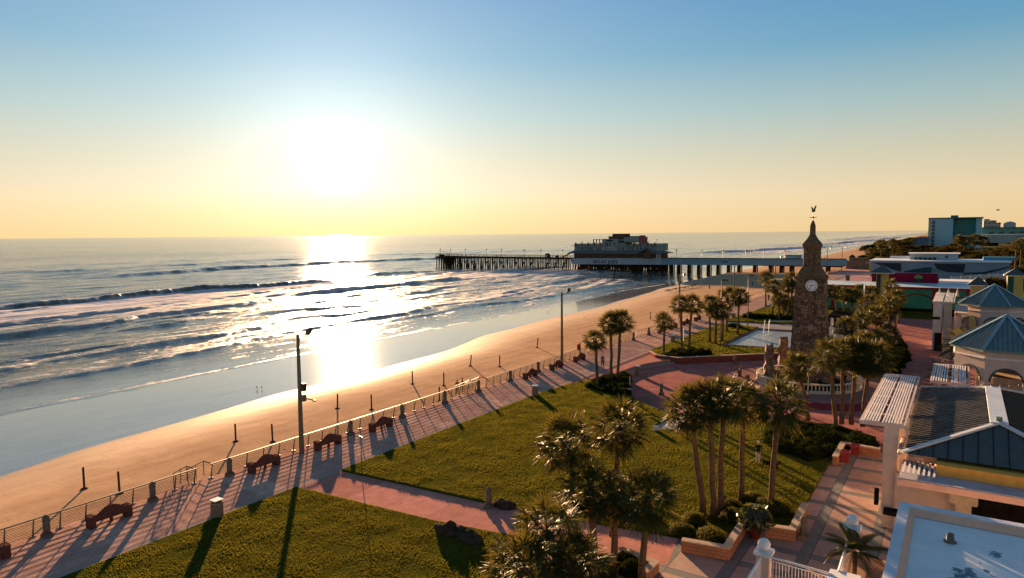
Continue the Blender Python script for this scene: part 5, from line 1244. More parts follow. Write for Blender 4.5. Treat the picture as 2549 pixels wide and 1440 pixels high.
b = MB(); b.add([(xb1, PY-5, 1.15), (xb2, PY-5, 2.1), (xb2, PY-5, 5.0), (xb1, PY-5, 4.45), (xb1, PY-4.6, 1.15), (xb2, PY-4.6, 2.1), (xb2, PY-4.6, 5.0), (xb1, PY-4.6, 4.45)], [(0, 1, 2, 3), (7, 6, 5, 4), (3, 2, 6, 7), (0, 4, 5, 1), (0, 3, 7, 4), (1, 5, 6, 2)]); b.build('bridge_band', M_BAND, pier)
b = MB(); beam(b, (xb1, PY-5.1, 4.4), (xb2, PY-5.1, 4.95), .5, .35); b.build('band_rail', mat('band_edge', (.06, .08, .10), None, 1), pier)
M_LET = mat('sign_red', (.12, .015, .03), None, 2)
t_ = text_mesh('lettering', "EAT AT JOE'S", 2.25, M_LET, bw, (PX(1486), PY-5.05, 1.35), Matrix.Rotation(math.radians(-.1), 3, 'Y') @ ROTY, .03, sx=1.1)
b = MB(); b.cbox((PX(1813), PY-5.05, 3.1), (2.4, .04, .5)); b.cbox((PX(1803), PY-5.05, 3.1), (.2, .04, 1.3)); b.build('small_sign', M_BLACK, pier)
# piles: bents of leaning piles under the deck, single bents under the bridge
def pile_bent(x, y0, y1, n, z1, r=.28, lean=.35):
    b = MB()
    for k in range(n):
        y = y0+(y1-y0)*k/(n-1) if n > 1 else y0; l = (k-(n-1)/2)/(n/2.)*lean
        b.tube([(x+.1*((k*7) % 3-1), y+l*2, -4.2), (x, y, z1)], r, 6)
    b.box(x-.35, y0-.5, z1-.1, x+.35, y1+.5, z1+.3)
    return b
xs_b = [-272.5, -270.5, -268.5, -266.5, -264.5, -262.5]+[-259+5.3*k+dx for k in range(15) for dx in (0, 2.3)]
for i, x in enumerate(xs_b):
    b = pile_bent(x, PY-1.6 if i > 5 else PY-5, PY+1.6 if i > 5 else PY+5, 3 if i > 5 else 6, 3.0, .34)
    b.build('pile_bent', M_TIMB, pier)
for i, x in enumerate(xs_b[6:-1]):
    if i % 2 or (i//2) % 4 == 3: continue
    b = MB()
    if 1: b.tube([(x, PY-2.6, -1.8), (x+2.3, PY-2.6, 2.9)], .17, 4); b.tube([(x, PY-2.6, 2.9), (x+2.3, PY-2.6, -1.8)], .17, 4)
    b.tube([(x, PY-2.6, -2.6), (x, PY+2.6, 2.9)], .13, 4); b.tube([(x, PY-2.6, .6), (x+2.3, PY-2.6, .6)], .16, 4); b.build('cross_bracing', M_TIMB, pier)
g = random.Random(4)
for k in range(38):
    x = xb0+1+(PX(1655)-xb0)*k/38
    pile_bent(x+g.uniform(-.5, .5), PY-4, PY+10, 6, 1.2, .3, .9).build('pile_bent', M_TIMB, pier)
b = MB(); b.box(xb0, PY+4, -1.0, PX(1640), PY+14, 2); b.build('under_deck', M_TIMB, pier)
for k, px in enumerate((1672, 1690, 1716, 1740, 1764, 1788, 1814, 1840, 1879, 1918, 1945, 1970, 2000, 2030, 2060)):
    x = PX(px); nn_ = 5 if px < 1700 else 3; z1 = 1.3+(x+127)*.011; pile_bent(x, PY-1.6, PY+1.6, nn_, z1, .40, .2).build('pile_bent', M_TIMB, pier)
    c_ = pile_bent(x+1.0, PY-1.2, PY+1.2, 2, z1, .26, .2).build('pile_bent', M_TIMB, pier)
# pier lamps
pl0 = None
for px, pt in ((1105, 619), (1131, 620), (1167, 620), (1219, 620), (1257, 620), (1313, 620), (1354, 620), (1408, 620), (1691, 619), (1753, 619), (1806, 620), (1862, 620), (1875, 622), (1907, 621), (1958, 621)):
    x = PX(px); z = 3.9 if px < 1500 else 4.3
    if pl0 is None:
        pl0 = thing('pier_lamp', 'slim lamp post on the outer pier deck', 'lamp post', (0, 0, 0), group='slim lamp posts along the outer pier deck')
        MB().tube([(0, 0, 0), (0, 0, 4.6)], .09, 5).build('pole', M_DARKM, pl0); b = MB(); b.tube([(0, 0, 4.2), (.7, 0, 4.3)], .07, 4); b.lathe([(.25, -.5), (.35, 0), (.05, .35)], (.1, 0, 4.3), 6); b.build('lamp_head', M_DARKM, pl0); pl0.location = (x, PY-3.6, z); q = pl0
    else: q = dup(pl0, (x, PY-3.6 if px < 1500 else PY-4.4, z))
    if px > 1500: q['label'] = 'slim lamp post on the pier bridge between restaurant and shore'; q['group'] = 'slim lamp posts along the pier bridge'
p_ = PX(1363); t = thing('deck_shelter', 'small rounded shelter on the outer pier deck', 'shelter', (p_, PY, 3.9)); b = MB(); b.lathe([(1.5, 0), (1.5, 1.6), (1.0, 2.2), (.2, 2.4)], (p_, PY, 3.9), 10); b.build('hood', M_TIMB, t, True); MB().cbox((p_, PY-1.5, 4.7), (1.4, .2, 1.1)).build('window', M_WHITE, t)
for k, (px, z) in enumerate(((1109, 4.0), (1115, 4.0), (1387, 4.0))):
    x = PX(px); tag(MB().cbox((x, PY-5 if px < 1200 else PY, z+.5), (1.6, .8, 1.0)).cbox((x+.2, PY-5 if px < 1200 else PY, z+1.2), (.4, .4, .5)).build('deck_locker', M_TIMB), ('dark locker at the seaward end of the pier deck', 'second dark locker beside it at the pier end', 'dark locker on the pier deck left of the restaurant stairs')[k], 'locker')
# restaurant on the pier
rs = thing('pier_restaurant', 'two storey pale green restaurant standing on the pier above the lettered band', 'building', ((xb0+PX(1645))/2, PY+4, 4))
M_RW = mat('faded_green_wall', (.25, .29, .29), (.18, .23, .22), .25, .8, 0, .1)
M_RB = mat('brown_wall', (.13, .075, .04), (.08, .05, .03), .5, .85, 0, .2)
M_RR = mat('grey_roof', (.15, .16, .17), (.11, .12, .13), .4, .7)
M_WIN = mat('dark_window', (.03, .04, .045), None, 1, .2, 0, 0)
def RX(zpx): return PX(1400+zpx/7.283)      # measured on an enlarged detail
xa, xz = RX(275), RX(1760)
b = MB(); b.box(xa, PY-4.2, 3.9, xz, PY+12, 7.4); b.build('lower_wall', M_RB, rs)
b = MB()
for k in range(36): x = xa+.6+(xz-xa-1.2)*k/35; b.cbox((x, PY-4.3, 5.4), (.22, .2, 2.9))
b.build('porch_posts', mat('post_brown', (.22, .14, .08), None, 1), rs)
b = MB(); b.add([(xa-3, PY-6.3, 6.7), (xz+1, PY-6.3, 6.7), (xz, PY-3.8, 8.1), (xa, PY-3.8, 8.1), (xa-3, PY+14, 6.7), (xa, PY+12, 8.1)], [(0, 1, 2, 3), (4, 0, 3, 5)])
b.add([(xz+5.2, PY-6, 6.9), (xz+5.2, PY+8, 6.9), (xz-1, PY+7, 8.1), (xz-1, PY-3.8, 8.1), (xz-4, PY-6, 6.9)], [(4, 0, 3), (0, 1, 2, 3)])
b.box(xa-3, PY-6.3, 6.5, xz+1, PY-6.1, 6.72); b.build('porch_roof', M_RR, rs)
b = MB(); xg = RX(1640); b.add([(RX(1460), PY-7.5, 6.6), (xg, PY-7.5, 9.6), (RX(1735), PY-7.5, 6.6), (RX(1360), PY-3.6, 7.5), (RX(1560), PY-3.6, 10.0), (RX(1735), PY-3.6, 7.0)], [(0, 1, 4, 3), (1, 2, 5, 4)]); b.add([(RX(1560), PY-7.3, 6.4), (xg, PY-7.3, 9.2), (RX(1725), PY-7.3, 6.4)], [(0, 1, 2)]); b.build('entrance_gable', M_RR, rs)
b = MB(); b.add([(RX(1565), PY-7.35, 4.2), (RX(1720), PY-7.35, 4.2), (RX(1720), PY-7.35, 6.5), (xg, PY-7.35, 9.0), (RX(1565), PY-7.35, 6.5)], [(0, 1, 2, 3, 4)]); b.build('gable_front', M_RB, rs)
b = MB()
for k in range(4): b.cbox((RX(1770+k*24), PY-5, 5.6), (.2, .2, 2.8))
b.build('corner_posts', M_WHITE, rs)
b = MB(); b.box(xa, PY-3.8, 7.9, xz, PY+12, 11.7); uw = b.build('upper_wall', M_RW, rs)
b = MB(); b.box(xa-2.0, PY-4.1, 10.35, xz+1.7, PY-3.75, 10.6); b.build('stringcourse', M_RR, rs)
b = MB()
for k in range(13):
    if 5 < k < 8: continue
    x = xa+1+(xz-xa-2)*k/12.; b.cbox((x, PY-3.9, 11.4), (.6, .3, 2.0)); 
b.build('merlons', M_RB, rs)
for zx in (355, 400, 430, 478, 520, 558, 595, 680, 715, 750, 840, 1070, 1120, 1155, 1240, 1285, 1330, 1410, 1470):
    MB().cbox((RX(zx), PY-3.85, 9.1), (.75 if zx % 4 else .5, .12, 1.7)).build('window', M_WIN, uw)
for zx in (878, 955):
    w_ = MB().cbox((RX(zx), PY-3.88, 9.1), (1.5, .14, 1.3)).build('window', mat('window_frame', (.65, .62, .55), None, 1), uw); MB().cbox((RX(zx), PY-3.96, 9.1), (1.1, .05, .8)).build('pane', M_WIN, w_)
b = MB(); b.box(RX(600), PY-3, 13.9, RX(800), PY+4, 14.1)
for zx in (605, 660, 715, 770): b.box(RX(zx)-.2, PY-3, 11.6, RX(zx)+.2, PY-2.6, 13.9)
b.build('pergola', M_RB, rs)
b = MB(); b.box(RX(785), PY-4.0, 10.5, RX(1065), PY+6, 14.2); b.box(RX(1065), PY-3.0, 11.6, RX(1180), PY+6, 13.9); b.box(RX(1170), PY-4.0, 12.3, RX(1440), PY+6, 15.1); b.box(RX(1300), PY-3.9, 15.1, RX(1435), PY+3, 15.7); b.build('roof_block', M_RW, uw)
b = MB(); b.box(RX(850), PY-1, 14.2, RX(935), PY+4, 15.6); b.box(RX(935), PY-2, 14.2, RX(1170), PY+4, 16.9); b.box(RX(1205), PY-2, 15.1, RX(1290), PY+3, 15.6); b.build('roof_house', M_RB, rs)
b = MB(); b.box(RX(1440), PY-4.1, 11.6, RX(1515), PY+2, 15.2); b.add([(RX(1440), PY-4.1, 15.2), (RX(1515), PY-4.1, 15.2), (RX(1500), PY-4.1, 16.0), (RX(1455), PY-4.1, 16.0), (RX(1440), PY, 15.2), (RX(1515), PY, 15.2), (RX(1500), PY, 16.0), (RX(1455), PY, 16.0)], [(0, 1, 2, 3), (3, 2, 6, 7), (1, 5, 6, 2), (4, 0, 3, 7)]); b.build('sign_tower', mat('faded_red', (.28, .12, .10), (.2, .09, .08), .5), rs)
for zx in (840, 918, 1003): b = MB(); b.lathe([(.38, 0), (.38, .9), (.2, 1.3)], (RX(zx), PY-4.0, 11.0), 8); b.build('window', M_WIN, uw)
b = MB(); b.cbox((RX(910), PY-4.05, 13.3), (3.6, .1, .7)); b.cbox((RX(1115), PY-3.1, 12.9), (2.6, .1, .7)); b.build('wall_sign', M_BLACK, rs)
b = MB(); b.add([(RX(1150), PY-6, 12.2), (RX(1430), PY-6, 12.2), (RX(1430), PY-3.6, 12.7), (RX(1150), PY-3.6, 12.7)], [(0, 1, 2, 3)]); b.build('upper_awning', mat('green_awning', (.10, .11, .05), None, 1), rs)
b = MB(); beam(b, (RX(50), PY-3, 4), (RX(225), PY-3, 6.8), 1.6, .4); b.build('outside_stairs', M_TIMB, rs)
b = MB()
for zx in (362, 420, 548, 1556, 1605): b.tube([(RX(zx), PY-3, 12), (RX(zx), PY-3, 13.4)], .1, 4)
b.tube([(RX(1750), PY-3, 11.7), (RX(1750), PY-3, 13.6)], .08, 4); b.lathe([(.05, -.3), (.35, 0), (.05, .3)], (RX(1750), PY-3, 13.8), 6); b.build('roof_masts', M_DARKM, rs)

# ------------------------------------------------------------ low buildings beyond the plaza
M_GREEN = mat('green_wall', (.06, .27, .16), (.045, .21, .13), .4, .8, 0, .1)
M_REDT = mat('red_trim', (.30, .035, .04), None, 1, .7)
M_MAR = mat('maroon_wall', (.20, .012, .035), (.16, .01, .03), .3, .7, 0, .1)
gb = thing('green_fronted_building', 'low green fronted building with red arches and a maroon parapet with a tree emblem', 'building', (-6, 175, -.5))
b = MB(); b.box(-30, 168, -.5, 3.6, 182, 5.25); gw = b.build('green_wall', M_GREEN, gb)
b = MB(); b.box(-30, 167.85, 4.9, 3.6, 168.0, 5.35)
for x in (-24, -17.5, -10.7, -4.6, -3.0+4.4): b.box(x-.35, 167.8, -.5, x+.35, 168.0, 4.9)
for x0, x1 in ((-24, -17.5), (-17.5, -10.7), (-10.7, -4.6), (-4.6, 1.4)):
    pts = [(x0+(x1-x0)*(k/10), 167.9, 2.9+1.1*math.sin(PI*k/10)) for k in range(11)]; b.tube(pts, .14, 4)
b.build('red_frame', M_REDT, gb)
b = MB(); b.box(-30, 168, 5.25, 3.6, 182, 5.4); b.build('roof', mat('patchy_blue_roof', (.62, .68, .76), (.16, .32, .38), .12, .5, 0, .1, st=(1, .4, 1), world=True), gb)
b = MB(); b.box(-4.2, 181, 5.4, 4.5, 189, 6.0); b.build('white_roof_edge', M_WHITE, gb)
b = MB(); b.box(-17.7, 182, 5.2, -4.4, 182.5, 7.55); mw = b.build('parapet', M_MAR, gb)
ex = upY(2286, 693, 182)[0]; 
def discY(b, cx, y, cz, r, n=20, th=.05): b.add([(cx+r*math.cos(2*PI*k/n), y-th, cz+r*math.sin(2*PI*k/n)) for k in range(n)]+[(cx+r*math.cos(2*PI*k/n), y, cz+r*math.sin(2*PI*k/n)) for k in range(n)], [tuple(range(n)), tuple(reversed(range(n, 2*n)))]+[(k+n, (k+1) % n+n, (k+1) % n, k) for k in range(n)])
b = MB()
for q in range(11):
    a = PI*q/10; discY(b, ex+.62*math.cos(a), 181.98-.002*q, 6.55+.42*math.sin(a), .24, 8)
discY(b, ex, 181.94, 6.75, .42, 12); em = b.build('tree_emblem', mat('emblem_green', (.20, .34, .14), (.10, .20, .07), 3), mw)
b = MB(); b.box(ex-.08, 181.88, 6.0, ex+.08, 181.96, 6.6); discY(b, ex, 181.97, 5.92, .5, 12); b.build('emblem_trunk', mat('emblem_dark', (.05, .10, .07), None, 3), em)
b = MB(); b.box(-14, 166, -.5, -2, 167, .25); b.box(-10, 160, -.5, -3.4, 165.7, -.2); b.build('kerbed_lawn', M_G, gb)
b = MB(); b.box(-14, 167, -.5, 0, 167.6, .9); b.build('dark_hedge', M_CORE, gb)
def kiosk(x0, x1, y, zb, ze, za, ov, lb, win=True, d=3.4):
    t = thing('kiosk_tower', lb, 'kiosk', ((x0+x1)/2, y+d/2, zb), group='ochre kiosk towers with dark pyramid roofs'); cx, cy = (x0+x1)/2, y+d/2
    MB().box(x0, y, zb, x1, y+d, ze).build('wall', mat('kiosk_ochre', (.52, .38, .12), (.44, .32, .11), 1), t)
    b = MB(); b.add([(x0-ov, y-ov, ze), (x1+ov, y-ov, ze), (x1+ov, y+d+ov, ze), (x0-ov, y+d+ov, ze), (cx, cy, za)], [(0, 1, 4), (1, 2, 4), (2, 3, 4), (3, 0, 4), (3, 2, 1, 0)]); b.build('roof', mat('kiosk_roof', (.05, .07, .07), None, 1, .6), t)
    b = MB(); b.box(x0-ov, y-ov, ze-.15, x1+ov, y+d+ov, ze-.005); b.build('eaves', M_PALE, t)
    if win: MB().box(x0+.15, y-.04, zb+.6, x0+(x1-x0)*.42, y, ze-.4).build('shutter', mat('green_shutter', (.04, .10, .09), None, 1), t)
KY = 162.; kx0, kx1 = upY(2181, 690, KY)[0], upY(2209, 690, KY)[0]
kiosk(kx0, kx1, KY, 0, upY(2195, 679, KY)[1], upY(2195, 660, KY+1.5)[1], 1.15, 'ochre kiosk tower with green shutter left of the maroon parapet')
kiosk(1.5, 3.7, 150, -.5, 7.4, 9.0, .5, 'pale ochre tower with dark pyramid roof behind the farther teal pavilion', False, 2.6)
kiosk(9.2, 12.2, 200, 1, 6.6, 8.3, .7, 'ochre kiosk tower at the right edge with dark shutter', True)
# white fence and striped hall behind
t = thing('white_fence', 'pale fence with white posts in front of the striped hall', 'fence', (5, 215, 3)); b = MB(); b.add([(-2.2, 212, 3.6), (12.5, 232, 3.8), (12.5, 232, 5.6), (-2.2, 212, 5.2)], [(0, 1, 2, 3)]); b.build('panel', mat('fence_pale', (.46, .47, .50), None, 1), t)
for k in range(8): u = k/7; x = -2.2+14.7*u; y = 212+20*u-.1; MB().box(x-.1, y-.1, 3, x+.1, y+.0, 5.4+.3*u).build('post', M_WHITE, t)
ml = thing('striped_hall', 'long low hall with dark and pale blue swoops on its wall and white roof', 'building', (-8, 300, 0))
zr0, zr1 = 6.0, 6.5
def hw(u): return (-28.7+u*42.6, 290)
b = MB(); b.box(-28.7, 290, -.6, 13.9, 312, 5.95); wl = b.build('wall', mat('mural_grey', (.22, .29, .36), (.18, .25, .32), .2), ml)
def panel(pts, m, nm, dy):
    n = len(pts); L_ = [(-28.7+42.6*u, 290-dy, z) for u, z in pts]; MB().add(L_+[(x, 289.99, z) for x, y, z in L_], [tuple(range(n)), tuple(reversed(range(n, 2*n)))]+[(i+n, (i+1) % n+n, (i+1) % n, i) for i in range(n)]).build(nm, m, wl)
md = mat('mural_dark', (.045, .05, .065), None, .5, .8); mt = mat('mural_teal', (.12, .26, .32), None, .5, .8); mdt = mat('mural_deep', (.035, .075, .09), None, .5, .8)
panel([(.02, 5.3), (.235, 5.3), (.235, 2.2), (.17, 2.9), (.08, 4.3)], md, 'mural_panel', .06); panel([(.10, 3.5), (.17, 2.9), (.235, 2.2), (.10, 2.2), (.0, 3.4)], mt, 'mural_panel', .05)
panel([(.26, 2.4), (.34, 3.2), (.43, 4.0), (.46, 4.0), (.46, 1.9), (.26, 1.9)], mdt, 'mural_panel', .06); panel([(.475, 5.3), (.70, 5.3), (.69, 2.2), (.58, 2.3), (.50, 3.4)], md, 'mural_panel', .06); panel([(.46, 4.0), (.52, 3.0), (.60, 2.3), (.46, 2.1)], mt, 'mural_panel', .05); panel([(.69, 2.2), (.82, 2.6), (1.0, 4.8), (1.0, 4.3), (.84, 1.9), (.69, 1.6)], mdt, 'mural_panel', .06)
b = MB(); b.box(-29.2, 289.6, 5.95, 14.4, 312, 6.3); b.box(-24, 312, 6, -16, 313, 7.2); b.build('roof', mat('white_roof', (.66, .70, .76), (.5, .56, .64), .1, .6), ml)
b = MB(); b.box(-16.6, 300, 6.3, -1.2, 310, 8.45); ph = b.build('penthouse', mat('penthouse_grey', (.44, .47, .50), (.37, .41, .44), .2), ml)
MB().box(-17.2, 299.4, 8.45, -.6, 310.5, 8.75).build('roof_slab', M_WHITE, ph); MB().box(-5.3, 299.9, 6.9, -4.2, 300, 8.0).build('window', M_WIN, ph)
for k in range(5): MB().cbox((-14.5+k*1.5, 298.6, 6.75), (1.0, .8, .9)).build('roof_unit', mat('unit_green', (.05, .07, .05), None, 2), ml)
MB().box(6.5, 303, 6.3, 16, 310, 7.4).build('blue_roof', mat('blue_roof', (.10, .30, .42), None, 1), ml)
# stone building at the shore end of the pier
gx0, gx1 = -44.5, -35.5
sb_ = thing('stone_hall', 'small dark stone building where the pier meets the shore', 'building', (-40, 352, 0)); MB().box(gx0, 346, -.5, gx1+1, 356, 3.9).build('wall', M_STONE2, sb_); MB().box(gx0+1.2, 347, 3.9, gx0+3.4, 350, 5.4).build('tower', M_STONE2, sb_)
b = MB(); b.add([(gx0+1, 346.9, 5.4), (gx0+3.6, 346.9, 5.4), (gx0+3.6, 350.2, 5.4), (gx0+1, 350.2, 5.4), (gx0+2.3, 348.5, 6.6)], [(0, 1, 4), (1, 2, 4), (2, 3, 4), (3, 0, 4)]); b.build('tower_roof', M_RIBD, sb_); MB().box(gx0+3.6, 347, 3.9, gx1, 353, 4.9).build('roof_parapet', M_ASH, sb_)
t = thing('ride_booth', 'small yellow lit booth with red and white roof beside the stone hall', 'booth', (-31, 330, 0)); MB().box(-33, 328, -.5, -30, 331, 3.4).build('wall', mat('booth_yellow', (.6, .5, .1), None, 1), t); b = MB(); b.add([(-34.5, 326, 3.4), (-28, 326, 3.4), (-28, 333, 3.4), (-34.5, 333, 3.4), (-31, 329, 5)], [(0, 1, 4), (1, 2, 4), (2, 3, 4), (3, 0, 4)]); b.build('roof', mat('booth_roof', (.55, .2, .18), (.6, .5, .5), .6), t)
t = thing('pier_gatehouse', 'low blue grey box on the pier bridge seen left of the tower lantern', 'building', (PX(1975), PY, 4.9)); MB().box(PX(1958), PY-2, 4.7, PX(1992), PY+3, 6.3).build('wall', M_BAND, t); MB().box(PX(1957), PY-2.3, 6.3, PX(1993), PY+3.3, 6.55).build('roof', M_RR, t)
# canopy with bright awnings behind the tower
t = thing('shade_structure', 'dark shade roof with bright edges on pale columns right of the tower', 'shelter', (-16.5, 128, 0)); MB().box(-18.5, 124, 3.0, -9, 132, 3.4).build('roof', M_BLACK, t)
for x in (-18.0, -17.0, -10): MB().box(x, 124.2, -.5, x+.35, 124.6, 3.0).build('column', M_WHITE, t)
# bright pavement patch and pillar
t = thing('stub_pillar', 'stone stub pillar on the pink promenade behind the palm grove', 'pillar', (*G(2110, 704, 0), 0)); q = G(2110, 704, 0); MB().cbox((q[0], q[1], 1.0), (1.1, 1.1, 2.4)).build('shaft', M_ASH, t); MB().cbox((q[0], q[1], 2.3), (1.4, 1.4, .3)).build('cap', M_ASH, t)
struct(MB().prism([G(2072, 712, 0), G(2165, 712, 0), G(2150, 700, 0), G(2075, 690, 0)], -.6, -.3).build('pavement', mat('white_paving', (.6, .62, .66), (.45, .48, .52), .6)))
struct(MB().prism([(-38, 176), (-20, 176), (-20, 300), (-38, 300)], -.6, -.01).build('pavement', mat('far_pink_paving', (.46, .26, .24), (.36, .24, .25), .1, world=True)))

# ------------------------------------------------------------ hotels
M_HB = mat('hotel_blue', (.33, .54, .62), (.29, .49, .57), .03, .8, 0, .05)
M_HG = mat('hotel_green', (.05, .24, .23), (.04, .19, .19), .05, .8, 0, .05)
HY = 800.
ht = thing('hotel_tower', 'eight storey pale blue hotel slab with a green recessed face, tallest on the skyline', 'building', (-5, HY, 0))
hx = lambda px: upY(px, 600, HY)[0]; hzv = lambda py: upY(2380, py, HY)[1]
zt = hzv(544)
b = MB(); b.box(hx(2312), HY, -3, hx(2371), HY+30, zt); w1 = b.build('west_wing', M_HB, ht)
b = MB(); b.box(hx(2371), HY+4, -3, hx(2427), HY+30, zt-.2); w2 = b.build('recessed_face', M_HG, ht)
b = MB(); b.box(hx(2427), HY+1, -3, hx(2443), HY+30, zt); w3 = b.build('east_wing', M_HB, ht)
b = MB(); b.box(hx(2309), HY-1, zt, hx(2446), HY+31, zt+.9); b.build('roof_edge', M_RR, ht); b = MB(); b.box(hx(2364), HY+2, zt+.9, hx(2383), HY+14, zt+3); b.build('lift_house', M_HG, ht)
b = MB(); b.box(hx(2309.5), HY+1, -3, hx(2312), HY+30, zt); b.build('sunlit_end', mat('hotel_ochre', (.45, .32, .12), None, .1), ht)
for k in range(7):
    z = hzv(544+5+k*9.2)-1.6; MB().box(hx(2318), HY-.12, z-1.7, hx(2326), HY, z+1.2).build('window', M_WIN, w1)
    if k < 5:
        MB().box(hx(2382), HY+3.9, z-1.2, hx(2389), HY+4, z+.8).build('window', M_WIN, w2); MB().box(hx(2397), HY+3.9, z-1.2, hx(2404), HY+4, z+.8).build('window', M_WIN, w2)
    MB().box(hx(2426.5), HY+.9, z-1.6, hx(2428.3), HY+1, z+1).build('window', M_WIN, w3)
# lower hotel behind and far blocks
def block(px0, px1, pt, pb, Y, m, name, lb, d=30, extra=None):
    x0, x1 = upY(px0, 600, Y)[0], upY(px1, 600, Y)[0]; zt = upY((px0+px1)/2, pt, Y)[1]; zb = upY((px0+px1)/2, pb, Y)[1]
    t = thing(name, lb, 'building', ((x0+x1)/2, Y, zb), group=None); b = MB(); b.box(x0, Y, zb-6, x1, Y+d, zt); w_ = b.build('wall', m, t); return t, x0, x1, zt, zb, w_
t, x0, x1, zt, zb, w_ = block(2443, 2600, 568, 584, 900, mat('motel_teal', (.15, .32, .34), (.12, .26, .28), .05), 'long_motel', 'long low teal motel with a white line, right of the hotel tower')
b = MB(); b.box(x0, 899, zb-.5, x1, 899.9, zb+.4); b.build('white_band', M_WHITE, t); b = MB(); b.box(x0, 898, zt, x1, 930, zt+1); b.build('roof', M_RR, t); MB().box(x0, 899.5, zb-9, x1, 899.9, zb-.5).build('lower_wall', mat('motel_grey', (.30, .32, .33), None, .1), t)
for k in range(8): x = x0+6+k*9; MB().box(x, 899.6, zb+1.0, x+5, 899.95, zb+3.0).build('window', M_WIN, w_)
t, x0, x1, zt, zb, w_ = block(2446, 2476, 549, 575, 1500, mat('far_beige', (.50, .46, .42), (.42, .40, .38), .03), 'far_hotel', 'stepped beige hotel far behind, between the hotel tower and the domed block')
for (a, c_, p_) in ((2448, 2460, 548), (2468, 2478, 552), (2478, 2489, 557)): xx0, xx1 = upY(a, 600, 1500)[0], upY(c_, 600, 1500)[0]; zz_ = upY(a, p_, 1500)[1]; MB().box(xx0, 1499, 0, xx1, 1535, zz_).build('wing', MATS['far_beige'], t); MB().box(xx0-1, 1498, zz_, xx1+1, 1536, zz_+1.2).build('roof', M_RR, t)
for k in range(5):
    for j in range(3): MB().box(x0+2+k*5, 1498.8, zt-6-j*6, x0+5+k*5, 1499.6, zt-4-j*6).build('window', M_WIN, w_)
t, x0, x1, zt, zb, w_ = block(2498, 2527, 556, 575, 1500, mat('far_blue_grey', (.42, .48, .54), None, .03), 'far_block', 'small far block with slightly domed roof on the skyline')
b = MB(); n = 8; L_ = [(x0+(x1-x0)*k/n, zt+3.0*math.sin(PI*k/n)) for k in range(n+1)]; b.add([(x, 1500, z) for x, z in L_]+[(x, 1530, z) for x, z in L_], [(k, k+1, k+2+n, k+1+n) for k in range(n)]+[tuple(range(n+1))]); b.build('domed_roof', MATS['far_blue_grey'], t)
t = thing('dune_house', 'dark sloping roofed house on the dune left of the hotel tower', 'house', (-40, 780, 0)); x0, x1, x2 = upY(2268, 600, 780)[0], upY(2282, 600, 780)[0], upY(2312, 600, 780)[0]; z1, z0 = upY(2290, 591, 780)[1], 0
b = MB(); b.add([(x0, 780, -2), (x2, 780, -2), (x2, 780, z1), (x1, 780, z1), (x0, 780, z0+3), (x0, 800, -2), (x2, 800, -2), (x2, 800, z1), (x1, 800, z1), (x0, 800, z0+3)], [(0, 1, 2, 3, 4), (4, 3, 8, 9), (3, 2, 7, 8), (5, 0, 4, 9)]); b.build('roof', mat('dune_roof', (.14, .15, .14), (.10, .09, .07), .1), t); MB().box(x1, 779.5, 2, x2, 779.95, z1-1).build('blue_wall', mat('dune_wall', (.12, .20, .26), None, .1), t)

# ------------------------------------------------------------ dune scrub and far trees
M_DUNE = leafmat('dune_leaf', (.038, .040, .012), (.014, .020, .007), (.10, .07, .015), .8, .0, .2, .15)
g = np.random.default_rng(55); bl = []
pts_px = []
for k in range(420):
    Y = 352+ (g.random()**1.2)*420; xl = float(np.interp(Y, [352, 380, 430, 520, 772], [-18, -30, -44, -58, -68])); X = xl+g.random()*(60+(Y-352)*.42)
    r = g.uniform(2.2, 5.5)*(1+(Y-352)/700); bl.append((X, Y, -.8, r, r, r*g.uniform(.35, .65)))
core_b = core(MB(), bl, .9).build('dune_scrub_mass', M_CORE, None, True); struct(core_b, 'stuff')
sc = leafcloud('dune_scrub', bl, 90000, .34, M_DUNE, None, 5, .86); struct(sc, 'stuff')
bl = [(x, y, -1, g.uniform(6, 14), g.uniform(6, 14), g.uniform(3, 7)) for x, y in zip(np.concatenate([g.uniform(-60, 400, 150), g.uniform(-82, -50, 60)]), g.uniform(700, 1500, 210))]
struct(leafcloud('far_woods', bl, 30000, .9, M_DUNE, None, 6, .8), 'stuff'); struct(core(MB(), bl, .9).build('far_woods_mass', M_CORE, None, True), 'stuff')
def ftree(px, pb, pt, Y, r, lb, palmy=True):
    x, zb = upY(px, pb, Y); _, zt_ = upY(px, pt, Y)
    if palmy:
        return palm((x, Y, min(zb, 1)-1), (x, Y, zt_), lb, 'palms rising above the dune scrub', r/1.7, boots=False, dead=False, r0=.3, r1=.25, name='far_palm')
    t = thing('far_tree', lb, 'tree', (x, Y, -1), group='round trees above the dune scrub'); MB().tube([(x, Y, -1), (x, Y, zt_-r*.5)], .3, 6).build('trunk', M_BARK, t)
    leafcloud('crown', [(x, Y, zt_-r, r, r, r), (x+r*.6, Y, zt_-r*1.1, r*.7, r*.7, r*.7), (x-r*.6, Y, zt_-r*1.2, r*.7, r*.7, r*.7)], 1500, .35, M_DUNE, t, int(px), .4); return t
ftree(2193, 626, 608, 500, 4.0, 'far palm standing highest at the left end of the dune scrub')
ftree(2222, 622, 605, 520, 4.0, 'far palm second from the left above the dune scrub')
ftree(2165, 640, 628, 400, 2.8, 'squat palm at the lower left tip of the dune scrub')
ftree(2385, 618, 598, 640, 5.0, 'pair crown palm in front of the green hotel face, left one')
ftree(2400, 618, 600, 640, 5.0, 'palm in front of the green hotel face, right one')
ftree(2428, 614, 597, 640, 5.5, 'palm in front of the right hotel wing')
ftree(2446, 616, 601, 640, 5.0, 'palm just right of the hotel tower')
ftree(2527, 680, 612, 330, 2.6, 'tall dark slim palm near the right edge behind the kiosk')
ftree(2540, 670, 606, 350, 2.6, 'tallest slim palm at the right edge of the photo')
